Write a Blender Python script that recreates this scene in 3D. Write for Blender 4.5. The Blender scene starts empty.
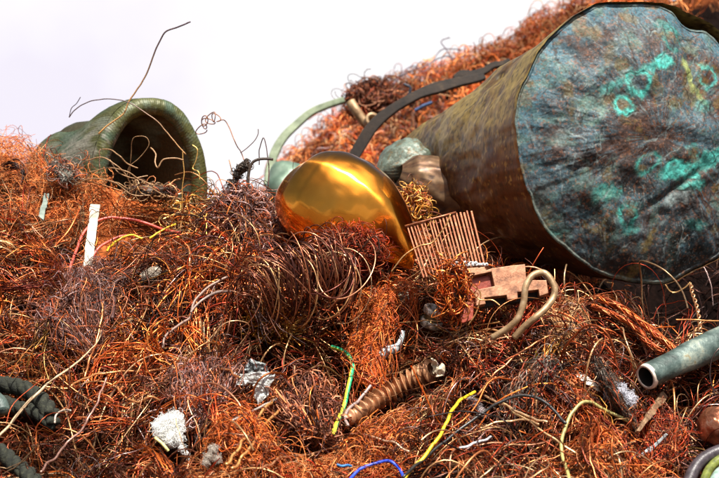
import bpy, math, random
import numpy as np
from mathutils import Vector

R = math.radians
rng = np.random.default_rng(11)
random.seed(5)
SC = bpy.context.scene
COL = SC.collection

# ---------------------------------------------------------------- camera
F = 1398.0            # focal length in photo pixels (70 mm on 36 mm)
CAMZ = 0.75
cam = bpy.data.cameras.new('camera')
cam.lens = 70.0; cam.sensor_width = 36.0; cam.sensor_fit = 'HORIZONTAL'
cam.clip_start = 0.05; cam.clip_end = 3000
cam.dof.use_dof = True; cam.dof.focus_distance = 2.10; cam.dof.aperture_fstop = 7.1
camo = bpy.data.objects.new('camera', cam); COL.objects.link(camo)
camo.location = (0, 0, CAMZ); camo.rotation_euler = (R(90), 0, 0)
SC.camera = camo

# ---------------------------------------------------------------- light
SUN_EL, SUN_AZ = 67.0, 20.0       # azimuth from straight behind the camera, negative = from the left
world = bpy.data.worlds.new('World'); SC.world = world
world.use_nodes = True
nt = world.node_tree
bgn = nt.nodes['Background']
sky = nt.nodes.new('ShaderNodeTexSky'); sky.sky_type = 'NISHITA'
sky.sun_disc = False
sky.sun_elevation = R(SUN_EL)
sky.sun_rotation = R(180 - SUN_AZ)
sky.air_density = 1.0; sky.dust_density = 4.0; sky.ozone_density = 1.0
# thin white cloud low over the horizon, breaking up higher in the sky
geo = nt.nodes.new('ShaderNodeTexCoord'); sep = nt.nodes.new('ShaderNodeSeparateXYZ'); nt.links.new(geo.outputs['Generated'], sep.inputs[0])
cn = nt.nodes.new('ShaderNodeTexNoise'); cn.inputs['Scale'].default_value = 2.6; cn.inputs['Detail'].default_value = 6; nt.links.new(geo.outputs['Generated'], cn.inputs['Vector'])
el_ = nt.nodes.new('ShaderNodeMapRange'); el_.inputs[1].default_value = .14; el_.inputs[2].default_value = .36; el_.inputs[3].default_value = .75; el_.inputs[4].default_value = -.45
nt.links.new(sep.outputs['Z'], el_.inputs[0])
ad = nt.nodes.new('ShaderNodeMath'); ad.operation = 'ADD'; nt.links.new(cn.outputs['Fac'], ad.inputs[0]); nt.links.new(el_.outputs[0], ad.inputs[1])
cf = nt.nodes.new('ShaderNodeMapRange'); cf.inputs[1].default_value = .35; cf.inputs[2].default_value = .75; yb_ = nt.nodes.new('ShaderNodeMapRange'); yb_.inputs[1].default_value = .45; yb_.inputs[2].default_value = .90; yb_.inputs[3].default_value = -.75; yb_.inputs[4].default_value = 0
nt.links.new(sep.outputs['Y'], yb_.inputs[0]); ad2 = nt.nodes.new('ShaderNodeMath'); ad2.operation = 'ADD'; nt.links.new(ad.outputs[0], ad2.inputs[0]); nt.links.new(yb_.outputs[0], ad2.inputs[1])
nt.links.new(ad2.outputs[0], cf.inputs[0])
cn2 = nt.nodes.new('ShaderNodeTexNoise'); cn2.inputs['Scale'].default_value = 5; cn2.inputs['Detail'].default_value = 4; nt.links.new(geo.outputs['Generated'], cn2.inputs['Vector'])
ccol = nt.nodes.new('ShaderNodeValToRGB'); ccol.color_ramp.elements[0].position = .35; ccol.color_ramp.elements[1].position = .6
ccol.color_ramp.elements[0].color = (.84, .80, .90, 1); ccol.color_ramp.elements[1].color = (1, .985, 1, 1); nt.links.new(cn2.outputs['Fac'], ccol.inputs[0])
csc = nt.nodes.new('ShaderNodeVectorMath'); csc.operation = 'SCALE'; csc.inputs['Scale'].default_value = 11.8; nt.links.new(ccol.outputs[0], csc.inputs[0])
cm = nt.nodes.new('ShaderNodeMix'); cm.data_type = 'RGBA'; nt.links.new(cf.outputs[0], cm.inputs['Factor']); nt.links.new(sky.outputs[0], cm.inputs['A']); nt.links.new(csc.outputs[0], cm.inputs['B'])
# unseen bright haze round the sun, added for a glare on the brass bulb
dt = nt.nodes.new('ShaderNodeVectorMath'); dt.operation = 'DOT_PRODUCT'; nt.links.new(geo.outputs['Generated'], dt.inputs[0])
dt.inputs[1].default_value = (math.sin(R(SUN_AZ)) * math.cos(R(SUN_EL)), -math.cos(R(SUN_AZ)) * math.cos(R(SUN_EL)), math.sin(R(SUN_EL)))
ha = nt.nodes.new('ShaderNodeMapRange'); ha.interpolation_type = 'SMOOTHSTEP'; ha.inputs[1].default_value = .80; ha.inputs[2].default_value = .98; nt.links.new(dt.outputs['Value'], ha.inputs[0])
hm = nt.nodes.new('ShaderNodeMath'); hm.operation = 'MULTIPLY'; nt.links.new(ha.outputs[0], hm.inputs[0]); nt.links.new(cn.outputs['Fac'], hm.inputs[1])
cm2 = nt.nodes.new('ShaderNodeMix'); cm2.data_type = 'RGBA'; nt.links.new(hm.outputs[0], cm2.inputs['Factor']); nt.links.new(cm.outputs['Result'], cm2.inputs['A']); cm2.inputs['B'].default_value = (46, 44, 41, 1)
nt.links.new(cm2.outputs['Result'], bgn.inputs[0])
bgn.inputs[1].default_value = 0.05
sun = bpy.data.lights.new('sun', 'SUN'); sun.energy = 5.0; sun.angle = R(0.53); sun.color = (1, .95, .87)
suno = bpy.data.objects.new('sun', sun); COL.objects.link(suno)
el, az = R(SUN_EL), R(SUN_AZ)
sdir = Vector((math.sin(az) * math.cos(el), -math.cos(az) * math.cos(el), math.sin(el)))   # towards the sun
suno.rotation_euler = sdir.to_track_quat('Z', 'Y').to_euler()
SC.view_settings.view_transform = 'Standard'; SC.view_settings.look = 'None'
SC.view_settings.exposure = 0.90; SC.view_settings.gamma = 1.0
SC.cycles.max_bounces = 6; SC.cycles.diffuse_bounces = 3; SC.cycles.glossy_bounces = 4
SC.cycles.use_denoising = True

# ---------------------------------------------------------------- numeric helpers
def nrm(a):
    return a / (np.linalg.norm(a, axis=-1, keepdims=True) + 1e-12)

_perm = rng.random((64, 64, 64)).astype(np.float32)
def vnoise(p):
    p = np.asarray(p, float); i = np.floor(p).astype(int); f = p - i
    f = f * f * (3 - 2 * f)
    out = 0
    for dx in (0, 1):
        for dy in (0, 1):
            for dz in (0, 1):
                w = (f[..., 0] if dx else 1 - f[..., 0]) * (f[..., 1] if dy else 1 - f[..., 1]) * (f[..., 2] if dz else 1 - f[..., 2])
                out = out + w * _perm[(i[..., 0] + dx) & 63, (i[..., 1] + dy) & 63, (i[..., 2] + dz) & 63]
    return out
def fbm(p, o=4):
    p = np.asarray(p, float); s = 0; a = .5; t = 0
    for k in range(o):
        s = s + a * vnoise(p * (2 ** k) + 17.3 * k); t += a; a *= .55
    return s / t
def sstep(a, b, x):
    t = np.clip((x - a) / (b - a), 0, 1); return t * t * (3 - 2 * t)
def lerp(a, b, t):
    return a + (b - a) * t

# ---------------------------------------------------------------- heap height field
def W(px, py, d):
    px = np.asarray(px, float); py = np.asarray(py, float); d = np.asarray(d, float)
    return np.stack(np.broadcast_arrays((px - 359.5) * d / F, d, CAMZ - (py - 239.0) * d / F), -1)
_cx = np.array([-1.7, -1.15, -.75, -.62, -.52, -.41, -.31, -.25, -.19, -.12, -.02, .10, .23, .33, .43, .56, .95, 1.6])
_cz = np.array([0.0, .70, .93, .925, .87, .84, .805, .80, .82, .765, .725, .70, .665, .655, .595, .575, .56, 0.0])
_yx = np.array([-.6, -.3, 0, .25, .6]); _yy = np.array([2.42, 2.38, 2.30, 2.14, 2.08])
_bx = np.array([-.95, -.45, -.33, -.24, -.04, .33, .68, 1.3, 2.3]); _bz = np.array([0, .5, .66, .92, 1.10, 1.245, 1.43, 1.38, 0])
def h_raw(x, y):
    zc = np.interp(x, _cx, _cz); yc = np.interp(x, _yx, _yy)
    t = (y - 1.25) / (yc - 1.25)
    front = zc * np.clip(t, 0, 1)
    behind = zc * (1 - .30 * sstep(0, .7, y - yc) - .7 * sstep(.7, 2.2, y - yc))
    a = np.where(y < yc, front, behind)
    q = (y - yc) / .07
    a = a - .012 * zc * np.exp(-q * q)
    wr = sstep(.34, .46, x)
    a = a - wr * .10 * np.exp(-((y - 2.26) / .09) ** 2) + sstep(.1, .3, x) * .27 * sstep(2.36, 2.6, y) * sstep(3.2, 2.8, y)
    zb = np.interp(x, _bx, _bz)
    b = zb * (sstep(2.75, 3.8, y) - sstep(3.95, 5.3, y))
    z = np.maximum(a, b)
    p = np.stack([x, y, np.zeros_like(x)], -1)
    amp = sstep(.05, .4, z)
    z = z + amp * ((fbm(p * 7, 3) - .5) * .07 + (fbm(p * 26 + 5, 3) - .5) * .045)
    return z
GX0, GX1, GY0, GY1, GS = -1.9, 2.4, .9, 5.5, .01
gx = np.arange(GX0, GX1, GS); gy = np.arange(GY0, GY1, GS)
GXX, GYY = np.meshgrid(gx, gy)
GZ = h_raw(GXX, GYY)
# hollows between the clumps, where the photograph goes black (world positions are filled below)
def hits_raw(px, py):
    px = np.atleast_1d(np.asarray(px, float)); py = np.atleast_1d(np.asarray(py, float))
    ds = np.linspace(1.2, 4.7, 500); res = np.full(px.shape, np.nan); done = np.zeros(px.shape, bool)
    for d in ds:
        x = (px - 359.5) * d / F; z = CAMZ - (py - 239.0) * d / F
        hit = (~done) & (z < hgt(x, np.full_like(x, d)))
        res[hit] = d; done |= hit
        if done.all(): break
    return res
def hgt(x, y):
    fx = np.clip((x - GX0) / GS, 0, len(gx) - 1.001); fy = np.clip((y - GY0) / GS, 0, len(gy) - 1.001)
    ix = fx.astype(int); iy = fy.astype(int); fx = fx - ix; fy = fy - iy
    return (GZ[iy, ix] * (1 - fx) * (1 - fy) + GZ[iy, ix + 1] * fx * (1 - fy) + GZ[iy + 1, ix] * (1 - fx) * fy + GZ[iy + 1, ix + 1] * fx * fy)
HOLES = [(25, 300, .04, .05), (205, 340, .05, .05), (240, 345, .03, .05), (300, 370, .05, .05), (330, 350, .03, .05), (20, 425, .05, .05),
         (110, 445, .05, .04), (395, 385, .06, .05), (520, 425, .05, .04), (545, 350, .03, .03), (650, 300, .12, .08), (700, 330, .10, .08), (590, 345, .03, .04),
         (450, 320, .04, .05), (690, 390, .06, .06), (640, 440, .05, .05), (210, 415, .03, .04), (70, 270, .03, .03), (480, 400, .03, .03), (190, 450, .04, .04),
         (100, 350, .03, .04), (320, 440, .04, .04), (150, 360, .03, .03), (420, 460, .03, .03), (560, 450, .03, .03), (610, 345, .04, .05)]
hd = hits_raw([a[0] for a in HOLES], [a[1] for a in HOLES])
for (a, b, rr, dep), d in zip(HOLES, hd):
    if d == d:
        c = W(a, b, d)
        GZ -= 1.35 * dep * np.exp(-((GXX - c[0]) ** 2 + ((GYY - c[1]) * 1.2) ** 2) / (rr * rr * .8))
def hits(px, py): return hits_raw(px, py)
def S(px, py, off=0.0):
    d = hits([px], [py])[0]
    if d != d: d = 2.4
    return W(px, py, d - off)

# ---------------------------------------------------------------- mesh helpers
def link(name, me, mat, parent=None):
    o = bpy.data.objects.new(name, me); COL.objects.link(o)
    if mat is not None: me.materials.append(mat)
    if parent is not None: o.parent = parent
    return o
def raw_mesh(name, V, Q, cols=None, smooth=True):
    me = bpy.data.meshes.new(name)
    V = np.asarray(V, np.float32).reshape(-1, 3); Q = np.asarray(Q, np.int32)
    n, k = Q.shape
    me.vertices.add(len(V)); me.vertices.foreach_set('co', V.ravel())
    me.loops.add(n * k); me.loops.foreach_set('vertex_index', Q.ravel())
    me.polygons.add(n); me.polygons.foreach_set('loop_start', np.arange(0, n * k, k, dtype=np.int32))
    me.polygons.foreach_set('use_smooth', np.full(n, smooth))
    if cols is not None:
        at = me.attributes.new('Col', 'FLOAT_COLOR', 'POINT')
        c = np.ones((len(V), 4), np.float32); c[:, :3] = cols
        at.data.foreach_set('color', c.ravel())
    me.update(calc_edges=True); me.validate()
    return me
def frames(P):
    T = np.gradient(P, axis=1); T = nrm(T)
    U = np.empty_like(T)
    ref = np.zeros_like(T[:, 0]); ax = np.argmin(np.abs(T[:, 0]), axis=1); ref[np.arange(len(ref)), ax] = 1
    u = nrm(np.cross(T[:, 0], ref)); U[:, 0] = u
    for t in range(1, P.shape[1]):
        u = u - T[:, t] * np.sum(u * T[:, t], -1, keepdims=True); u = nrm(u); U[:, t] = u
    return T, U, np.cross(T, U)
def tube_geo(P, rad, K, cols=None, flat=1.0):
    """P (N,T,3), rad scalar / (N,) / (N,T), cols (N,3) / (N,T,3)"""
    P = np.asarray(P, float)
    if P.ndim == 2: P = P[None]
    N, T, _ = P.shape
    rad = np.asarray(rad, float)
    if rad.ndim == 0: rad = np.full((N, T), float(rad))
    elif rad.ndim == 1: rad = np.repeat(rad[:, None], T, 1) if len(rad) == N else np.repeat(rad[None], N, 0)
    _, U, B = frames(P)
    a = np.arange(K) * 2 * np.pi / K
    V = P[:, :, None] + rad[:, :, None, None] * (np.cos(a)[:, None] * U[:, :, None] + flat * np.sin(a)[:, None] * B[:, :, None])
    n = np.arange(N)[:, None, None] * T * K; t = np.arange(T - 1)[None, :, None] * K; k = np.arange(K)[None, None]; k2 = (k + 1) % K
    Q = np.stack(np.broadcast_arrays(n + t + k, n + t + k2, n + t + K + k2, n + t + K + k), -1).reshape(-1, 4)
    C = None
    if cols is not None:
        cols = np.asarray(cols, float)
        if cols.ndim == 1: cols = np.broadcast_to(cols, (N, 3))
        if cols.ndim == 2: cols = np.repeat(cols[:, None], T, 1)
        C = np.repeat(cols[:, :, None], K, 2).reshape(-1, 3)
    return V.reshape(-1, 3), Q, C
def tube(name, P, rad, mat, K=8, cols=None, parent=None, flat=1.0, cap=True):
    P = np.asarray(P, float)
    if P.ndim == 2: P = P[None]
    rad = np.asarray(rad, float)
    N, T, _ = P.shape
    if cap:
        if rad.ndim == 0: rad = np.full((N, T), float(rad))
        elif rad.ndim == 1: rad = np.repeat(rad[:, None], T, 1) if len(rad) == N and N > 1 else np.repeat(rad[None], N, 0)
        P = np.concatenate([P[:, :1], P, P[:, -1:]], 1)
        d0 = nrm(P[:, 2] - P[:, 1]); d1 = nrm(P[:, -2] - P[:, -3])
        P[:, 0] -= d0 * rad[:, :1] * .25; P[:, -1] += d1 * rad[:, -1:] * .25
        rad = np.concatenate([rad[:, :1] * .02, rad, rad[:, -1:] * .02], 1)
        if cols is not None:
            cols = np.asarray(cols, float)
            if cols.ndim == 3: cols = np.concatenate([cols[:, :1], cols, cols[:, -1:]], 1)
    V, Q, C = tube_geo(P, rad, K, cols, flat)
    return link(name, raw_mesh(name, V, Q, C), mat, parent)
def loft(rings, close=True):
    rings = np.asarray(rings, float); Sx, K, _ = rings.shape
    s = np.arange(Sx - 1)[:, None] * K; k = np.arange(K)[None]; k2 = (k + 1) % K
    if not close: k = k[:, :-1]; k2 = k2[:, :-1]
    Q = np.stack(np.broadcast_arrays(s + k, s + k2, s + K + k2, s + K + k), -1).reshape(-1, 4)
    return rings.reshape(-1, 3), Q
def spline(pts, n=48):
    p = np.asarray(pts, float); m = len(p)
    if m == 2: return p[0] + (p[1] - p[0]) * np.linspace(0, 1, n)[:, None]
    seg = np.concatenate([[0], np.cumsum(np.linalg.norm(np.diff(p, axis=0), axis=1) ** .7)]); seg /= seg[-1]
    q = np.concatenate([[2 * p[0] - p[1]], p, [2 * p[-1] - p[-2]]])
    t = np.linspace(0, 1, n); i = np.clip(np.searchsorted(seg, t, side='right') - 1, 0, m - 2)
    f = ((t - seg[i]) / (seg[i + 1] - seg[i] + 1e-9))[:, None]
    a, b, c, d = q[i], q[i + 1], q[i + 2], q[i + 3]
    return .5 * ((2 * b) + (c - a) * f + (2 * a - 5 * b + 4 * c - d) * f ** 2 + (3 * b - a - 3 * c + d) * f ** 3)
CLEAR = []       # (pixel polyline, half width in px, depth) : loose strands are thinned in front of these
KEEP = []        # (A, B, rA, rB) : solid bodies strands may not enter
def path(pts, lift=.03, n=48, d=None, clear=4.0, wob=0.0):
    s = spline(pts, n)
    if d is None:
        dd = hits(s[:, 0], s[:, 1]); ok = dd == dd
        t = np.linspace(0, 1, n)
        deg = 2 if ok.sum() > 6 else 1
        fit = np.polyval(np.polyfit(t[ok], dd[ok], deg), t)
        fit = fit - np.percentile((fit - dd)[ok], 85) - lift
    else:
        d = np.atleast_1d(d); fit = np.interp(np.linspace(0, 1, n), np.linspace(0, 1, len(d)), d)
    if clear: CLEAR.append((s, clear, fit))
    w = W(s[:, 0], s[:, 1], fit)
    if wob: w = w + (np.stack([fbm(w * 40 + 3, 2), fbm(w * 40 + 31, 2), fbm(w * 40 + 77, 2)], -1) - .5) * wob
    return w
def tag(o, label, cat, group=None):
    o['label'] = label; o['category'] = cat
    if group: o['group'] = group
    return o
def thing(name, loc, label, cat, group=None):
    o = bpy.data.objects.new(name, None); COL.objects.link(o); o.location = (0, 0, 0)
    o.empty_display_size = .02
    return tag(o, label, cat, group)
def kind(o, k): o['kind'] = k; return o
def prism(name, poly, depth, mat, origin, ux, uy, un, parent=None, bevel=.0008):
    """polygon (m,2) in metres on plane (ux,uy), extruded back along -un"""
    poly = np.asarray(poly, float); m = len(poly)
    f = origin + poly[:, :1] * ux + poly[:, 1:] * uy; b = f - un * depth
    me = bpy.data.meshes.new(name)
    me.from_pydata([tuple(v) for v in np.concatenate([f, b])], [], [list(range(m)), list(range(2 * m - 1, m - 1, -1))] + [[(i + 1) % m, i, i + m, (i + 1) % m + m] for i in range(m)])
    me.update()
    o = link(name, me, mat, parent)
    if bevel:
        md = o.modifiers.new('bevel', 'BEVEL'); md.width = bevel; md.segments = 2; md.limit_method = 'ANGLE'; md.angle_limit = R(40)
    return o

# ---------------------------------------------------------------- materials
def mat_attr(name, metal=.6, rough=.4, spec=.5, nscale=400, namt=.35, bump=0.0, bscale=900):
    m = bpy.data.materials.new(name); m.use_nodes = True; n = m.node_tree.nodes; l = m.node_tree.links
    b = n['Principled BSDF']; b.inputs['Metallic'].default_value = metal; b.inputs['Roughness'].default_value = rough
    b.inputs['Specular IOR Level'].default_value = spec
    a = n.new('ShaderNodeAttribute'); a.attribute_name = 'Col'
    tc = n.new('ShaderNodeTexCoord'); no = n.new('ShaderNodeTexNoise'); no.inputs['Scale'].default_value = nscale; no.inputs['Detail'].default_value = 3
    l.new(tc.outputs['Object'], no.inputs['Vector'])
    mr = n.new('ShaderNodeMapRange'); mr.inputs[1].default_value = .3; mr.inputs[2].default_value = .7; mr.inputs[3].default_value = 1 - namt; mr.inputs[4].default_value = 1 + namt
    l.new(no.outputs['Fac'], mr.inputs[0])
    mx = n.new('ShaderNodeVectorMath'); mx.operation = 'SCALE'
    l.new(a.outputs['Color'], mx.inputs[0]); l.new(mr.outputs[0], mx.inputs['Scale']); l.new(mx.outputs[0], b.inputs['Base Color'])
    if bump:
        n2 = n.new('ShaderNodeTexNoise'); n2.inputs['Scale'].default_value = bscale; n2.inputs['Detail'].default_value = 4
        l.new(tc.outputs['Object'], n2.inputs['Vector'])
        bp = n.new('ShaderNodeBump'); bp.inputs['Strength'].default_value = bump; bp.inputs['Distance'].default_value = .002
        l.new(n2.outputs['Fac'], bp.inputs['Height']); l.new(bp.outputs[0], b.inputs['Normal'])
    return m
def mat_noise(name, stops, metal=.0, rough=.5, scale=60, detail=5, bump=.2, bscale=200, bdist=.002, rvar=.0, sss=0):
    """stops: list of (pos, colour) over a fractal noise"""
    m = bpy.data.materials.new(name); m.use_nodes = True; n = m.node_tree.nodes; l = m.node_tree.links
    b = n['Principled BSDF']; b.inputs['Metallic'].default_value = metal; b.inputs['Roughness'].default_value = rough
    tc = n.new('ShaderNodeTexCoord'); no = n.new('ShaderNodeTexNoise'); no.inputs['Scale'].default_value = scale; no.inputs['Detail'].default_value = detail; no.inputs['Roughness'].default_value = .62
    l.new(tc.outputs['Object'], no.inputs['Vector'])
    cr = n.new('ShaderNodeValToRGB'); e = cr.color_ramp.elements
    while len(e) < len(stops): e.new(.5)
    for q, (p, c) in zip(e, stops): q.position = p; q.color = (*c, 1)
    l.new(no.outputs['Fac'], cr.inputs[0]); l.new(cr.outputs[0], b.inputs['Base Color'])
    n2 = n.new('ShaderNodeTexNoise'); n2.inputs['Scale'].default_value = bscale; n2.inputs['Detail'].default_value = 5
    l.new(tc.outputs['Object'], n2.inputs['Vector'])
    if bump:
        bp = n.new('ShaderNodeBump'); bp.inputs['Strength'].default_value = bump; bp.inputs['Distance'].default_value = bdist
        l.new(n2.outputs['Fac'], bp.inputs['Height']); l.new(bp.outputs[0], b.inputs['Normal'])
    if rvar:
        mr = n.new('ShaderNodeMapRange'); mr.inputs[1].default_value = .3; mr.inputs[2].default_value = .7
        mr.inputs[3].default_value = max(.02, rough - rvar); mr.inputs[4].default_value = rough + rvar
        l.new(no.outputs['Fac'], mr.inputs[0]); l.new(mr.outputs[0], b.inputs['Roughness'])
    return m
M_wire = mat_attr('copper_wire', .7, .33)
M_wool = mat_attr('copper_wool', .2, .5, .3)
M_heap = mat_attr('matted_scrap', 0, .9, .05, nscale=120, namt=.6, bump=.9, bscale=180)
M_plastic = mat_attr('wire_insulation', 0, .36, namt=.42, nscale=160, bump=.15, bscale=500)
M_dull = mat_attr('dull_wire', .2, .5)
M_patina = mat_attr('patina', .15, .5, namt=.3, nscale=300, bump=.55, bscale=160)
M_disc = mat_attr('patina_plate', .1, .62, .25, namt=.4, nscale=260, bump=.6, bscale=150)
M_shell = mat_attr('brass_shell', .5, .45, namt=.25, nscale=90, bump=.25, bscale=60)
M_gold = mat_noise('polished_brass', [(.25, (.82, .25, .025)), (.55, (.97, .36, .04)), (.8, (.98, .42, .07))], 1.0, .22, 22, 4, .07, 420, .0006, .05)
_n = M_gold.node_tree; _t = _n.nodes.new('ShaderNodeTangent'); _t.direction_type = 'RADIAL'; _t.axis = 'Z'
_p = _n.nodes['Principled BSDF']; _q = _n.nodes.new('ShaderNodeBsdfPrincipled'); _q.inputs['Metallic'].default_value = 1; _q.inputs['Roughness'].default_value = .05; _q.inputs['Base Color'].default_value = (.96, .37, .05, 1)
_m = _n.nodes.new('ShaderNodeMixShader'); _m.inputs[0].default_value = .36; _o = _n.nodes['Material Output']; _n.links.new(_p.outputs[0], _m.inputs[1]); _n.links.new(_q.outputs[0], _m.inputs[2]); _n.links.new(_m.outputs[0], _o.inputs['Surface'])
_n.links.new(_t.outputs[0], _n.nodes['Principled BSDF'].inputs['Tangent']); _n.nodes['Principled BSDF'].inputs['Anisotropic'].default_value = .94; _n.nodes['Principled BSDF'].inputs['Anisotropic Rotation'].default_value = .25
M_cop = mat_noise('copper_sheet', [(.30, (.07, .026, .013)), (.46, (.24, .10, .048)), (.7, (.40, .21, .115))], .4, .42, 70, 6, .25, 300, .001)
M_fin = mat_noise('tarnished_fin', [(.25, (.16, .045, .018)), (.55, (.34, .115, .05)), (.8, (.52, .24, .13))], .5, .4, 90, 6, .25, 300, .001)
M_copred = mat_noise('deep_red_copper', [(.3, (.10, .012, .006)), (.7, (.26, .035, .012))], .4, .4, 50, 5, .2, 200)  # deep red tone for the recessed bracket
M_bare = mat_noise('dull_copper_tube', [(.25, (.12, .07, .035)), (.5, (.32, .20, .10)), (.75, (.48, .36, .22))], .35, .5, 90, 6, .3, 300, .001)
M_corr = mat_noise('corrugated_copper', [(.3, (.14, .055, .025)), (.55, (.38, .17, .075)), (.8, (.60, .36, .19))], .45, .45, 60, 5, .2, 300, .001)
M_steel = mat_noise('tinned_metal', [(.33, (.12, .10, .07)), (.46, (.42, .38, .29)), (.60, (.82, .79, .70))], .6, .4, 130, 7, .8, 200, .003)
M_lead = mat_noise('dull_lead', [(.3, (.22, .26, .27)), (.7, (.62, .66, .66))], .35, .5, 120, 5, .5, 260, .002)
M_pipe = mat_noise('green_pipe', [(.30, (.015, .022, .020)), (.44, (.045, .070, .062)), (.55, (.10, .14, .125)), (.64, (.24, .27, .22)), (.70, (.20, .13, .03)), (.8, (.06, .03, .015))], .2, .5, 28, 7, .5, 180, .002)
M_cut = mat_noise('cut_copper', [(.3, (.62, .48, .38)), (.7, (.88, .78, .66))], .3, .4, 120, 3, .2, 300)
M_black = mat_noise('near_black', [(.3, (.006, .005, .004)), (.7, (.03, .02, .014))], 0, .8, 40, 4, .2, 100)  # plain near-black for the bore, ferrule core and base block
M_wood = mat_noise('chalky_white_strip', [(.3, (.26, .22, .15)), (.5, (.50, .46, .36)), (.72, (.66, .63, .54))], 0, .6, 50, 6, .6, 190, .003)
M_grey = mat_noise('grey_plastic_strip', [(.3, (.09, .12, .10)), (.7, (.24, .28, .24))], 0, .6, 90, 5, .5, 200)
M_cotton = mat_attr('cotton', 0, .9, namt=.1)
M_rope = mat_noise('tarred_rope', [(.3, (.004, .005, .003)), (.55, (.016, .018, .010)), (.8, (.06, .06, .035))], 0, .9, 160, 5, .7, 500, .002)
M_strap = mat_noise('rusted_strap', [(.3, (.006, .004, .003)), (.6, (.022, .013, .008)), (.8, (.07, .045, .022))], 0, .85, 40, 5, .4, 120)
M_hoop = mat_noise('pale_green_hoop', [(.3, (.05, .07, .035)), (.7, (.15, .18, .11))], .3, .5, 30, 5, .3, 100)
M_lid = mat_noise('verdigris_sheet', [(.25, (.05, .08, .055)), (.5, (.12, .18, .13)), (.75, (.2, .26, .2))], .4, .45, 30, 6, .3, 90)
M_dark = mat_noise('dark_twig', [(.3, (.015, .012, .01)), (.7, (.07, .045, .03))], .1, .6, 120, 4, .6, 300, .002)
M_ground = mat_noise('dirt', [(.3, (.03, .022, .016)), (.7, (.10, .075, .055))], 0, .9, 3, 8, .5, 20, .01)
M_stamp = mat_noise('stamped_mark', [(.3, (.26, .10, .05)), (.7, (.40, .17, .09))], .4, .5, 200, 3, 0)

# ---------------------------------------------------------------- ground and heap core
gm = bpy.data.meshes.new('ground')
gm.from_pydata([(-900, -900, 0), (900, -900, 0), (900, 900, 0), (-900, 900, 0)], [], [(0, 1, 2, 3)])
kind(link('ground', gm, M_ground), 'structure')
jj, ii = np.meshgrid(np.arange(len(gx)), np.arange(len(gy)))
dz = (fbm(np.stack([GXX, GYY, GZ], -1) * 60, 3) - .5) * .02 * sstep(.02, .1, GZ)
HV = np.stack([GXX, GYY, np.where(GZ < .01, -.02, GZ + dz - .018)], -1)
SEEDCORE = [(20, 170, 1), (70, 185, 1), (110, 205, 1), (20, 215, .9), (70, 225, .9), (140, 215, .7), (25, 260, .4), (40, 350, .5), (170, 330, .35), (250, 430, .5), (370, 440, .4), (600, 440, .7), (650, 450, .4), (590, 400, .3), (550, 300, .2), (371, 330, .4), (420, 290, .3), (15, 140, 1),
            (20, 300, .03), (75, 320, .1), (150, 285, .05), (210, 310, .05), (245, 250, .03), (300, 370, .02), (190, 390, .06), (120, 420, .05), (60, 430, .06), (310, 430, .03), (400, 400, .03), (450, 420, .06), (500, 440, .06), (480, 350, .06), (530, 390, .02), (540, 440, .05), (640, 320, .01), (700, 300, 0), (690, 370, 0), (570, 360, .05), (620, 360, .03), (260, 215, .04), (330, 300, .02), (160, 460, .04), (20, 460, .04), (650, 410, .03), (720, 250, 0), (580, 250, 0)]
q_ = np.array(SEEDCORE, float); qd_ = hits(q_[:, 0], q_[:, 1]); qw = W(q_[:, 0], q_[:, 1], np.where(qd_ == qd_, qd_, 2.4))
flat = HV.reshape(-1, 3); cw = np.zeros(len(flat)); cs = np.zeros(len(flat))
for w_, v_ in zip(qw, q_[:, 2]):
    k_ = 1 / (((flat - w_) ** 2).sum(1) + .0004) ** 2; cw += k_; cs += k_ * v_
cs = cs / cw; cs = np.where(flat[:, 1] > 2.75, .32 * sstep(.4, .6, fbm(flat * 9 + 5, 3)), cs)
cs = cs * np.where((flat[:, 0] > .22) & (flat[:, 1] > 2.12) & (flat[:, 1] < 2.75), .02, 1)  # core blackened under the boiler, its shadow put into the colour
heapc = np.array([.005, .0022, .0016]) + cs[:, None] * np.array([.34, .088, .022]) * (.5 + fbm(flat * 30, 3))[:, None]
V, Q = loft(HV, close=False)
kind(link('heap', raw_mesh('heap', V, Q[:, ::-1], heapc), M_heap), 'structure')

# ================================================================ BIG COPPER BOILER
E = W(644, 141, 2.2); Nn = W(437, 186, 2.78)
ax = nrm(np.array([-.27, .96, -.06])); bu = nrm(np.cross(ax, [0, 0, 1.0])); bv = np.cross(bu, ax)
if bu[0] < 0: bu = -bu
if bv[2] < 0: bv = -bv
RD = .2225
def rim_scale(th):
    s = 1 + .012 * np.sin(3 * th + 1) + .008 * np.sin(7 * th) + .006 * np.sin(13 * th + 2)
    s = s + (fbm(np.stack([np.cos(th) * 9, np.sin(th) * 9, 0 * th], -1), 3) - .5) * .03
    return s
def dent(th): return .085 * np.exp(-((th - R(66)) / R(9)) ** 2) + .05 * np.exp(-((th - R(48)) / R(9)) ** 2)
boiler = thing('copper_boiler', E, 'big dented copper boiler lying on its side, round end covered in blue and turquoise patina', 'boiler')
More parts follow.
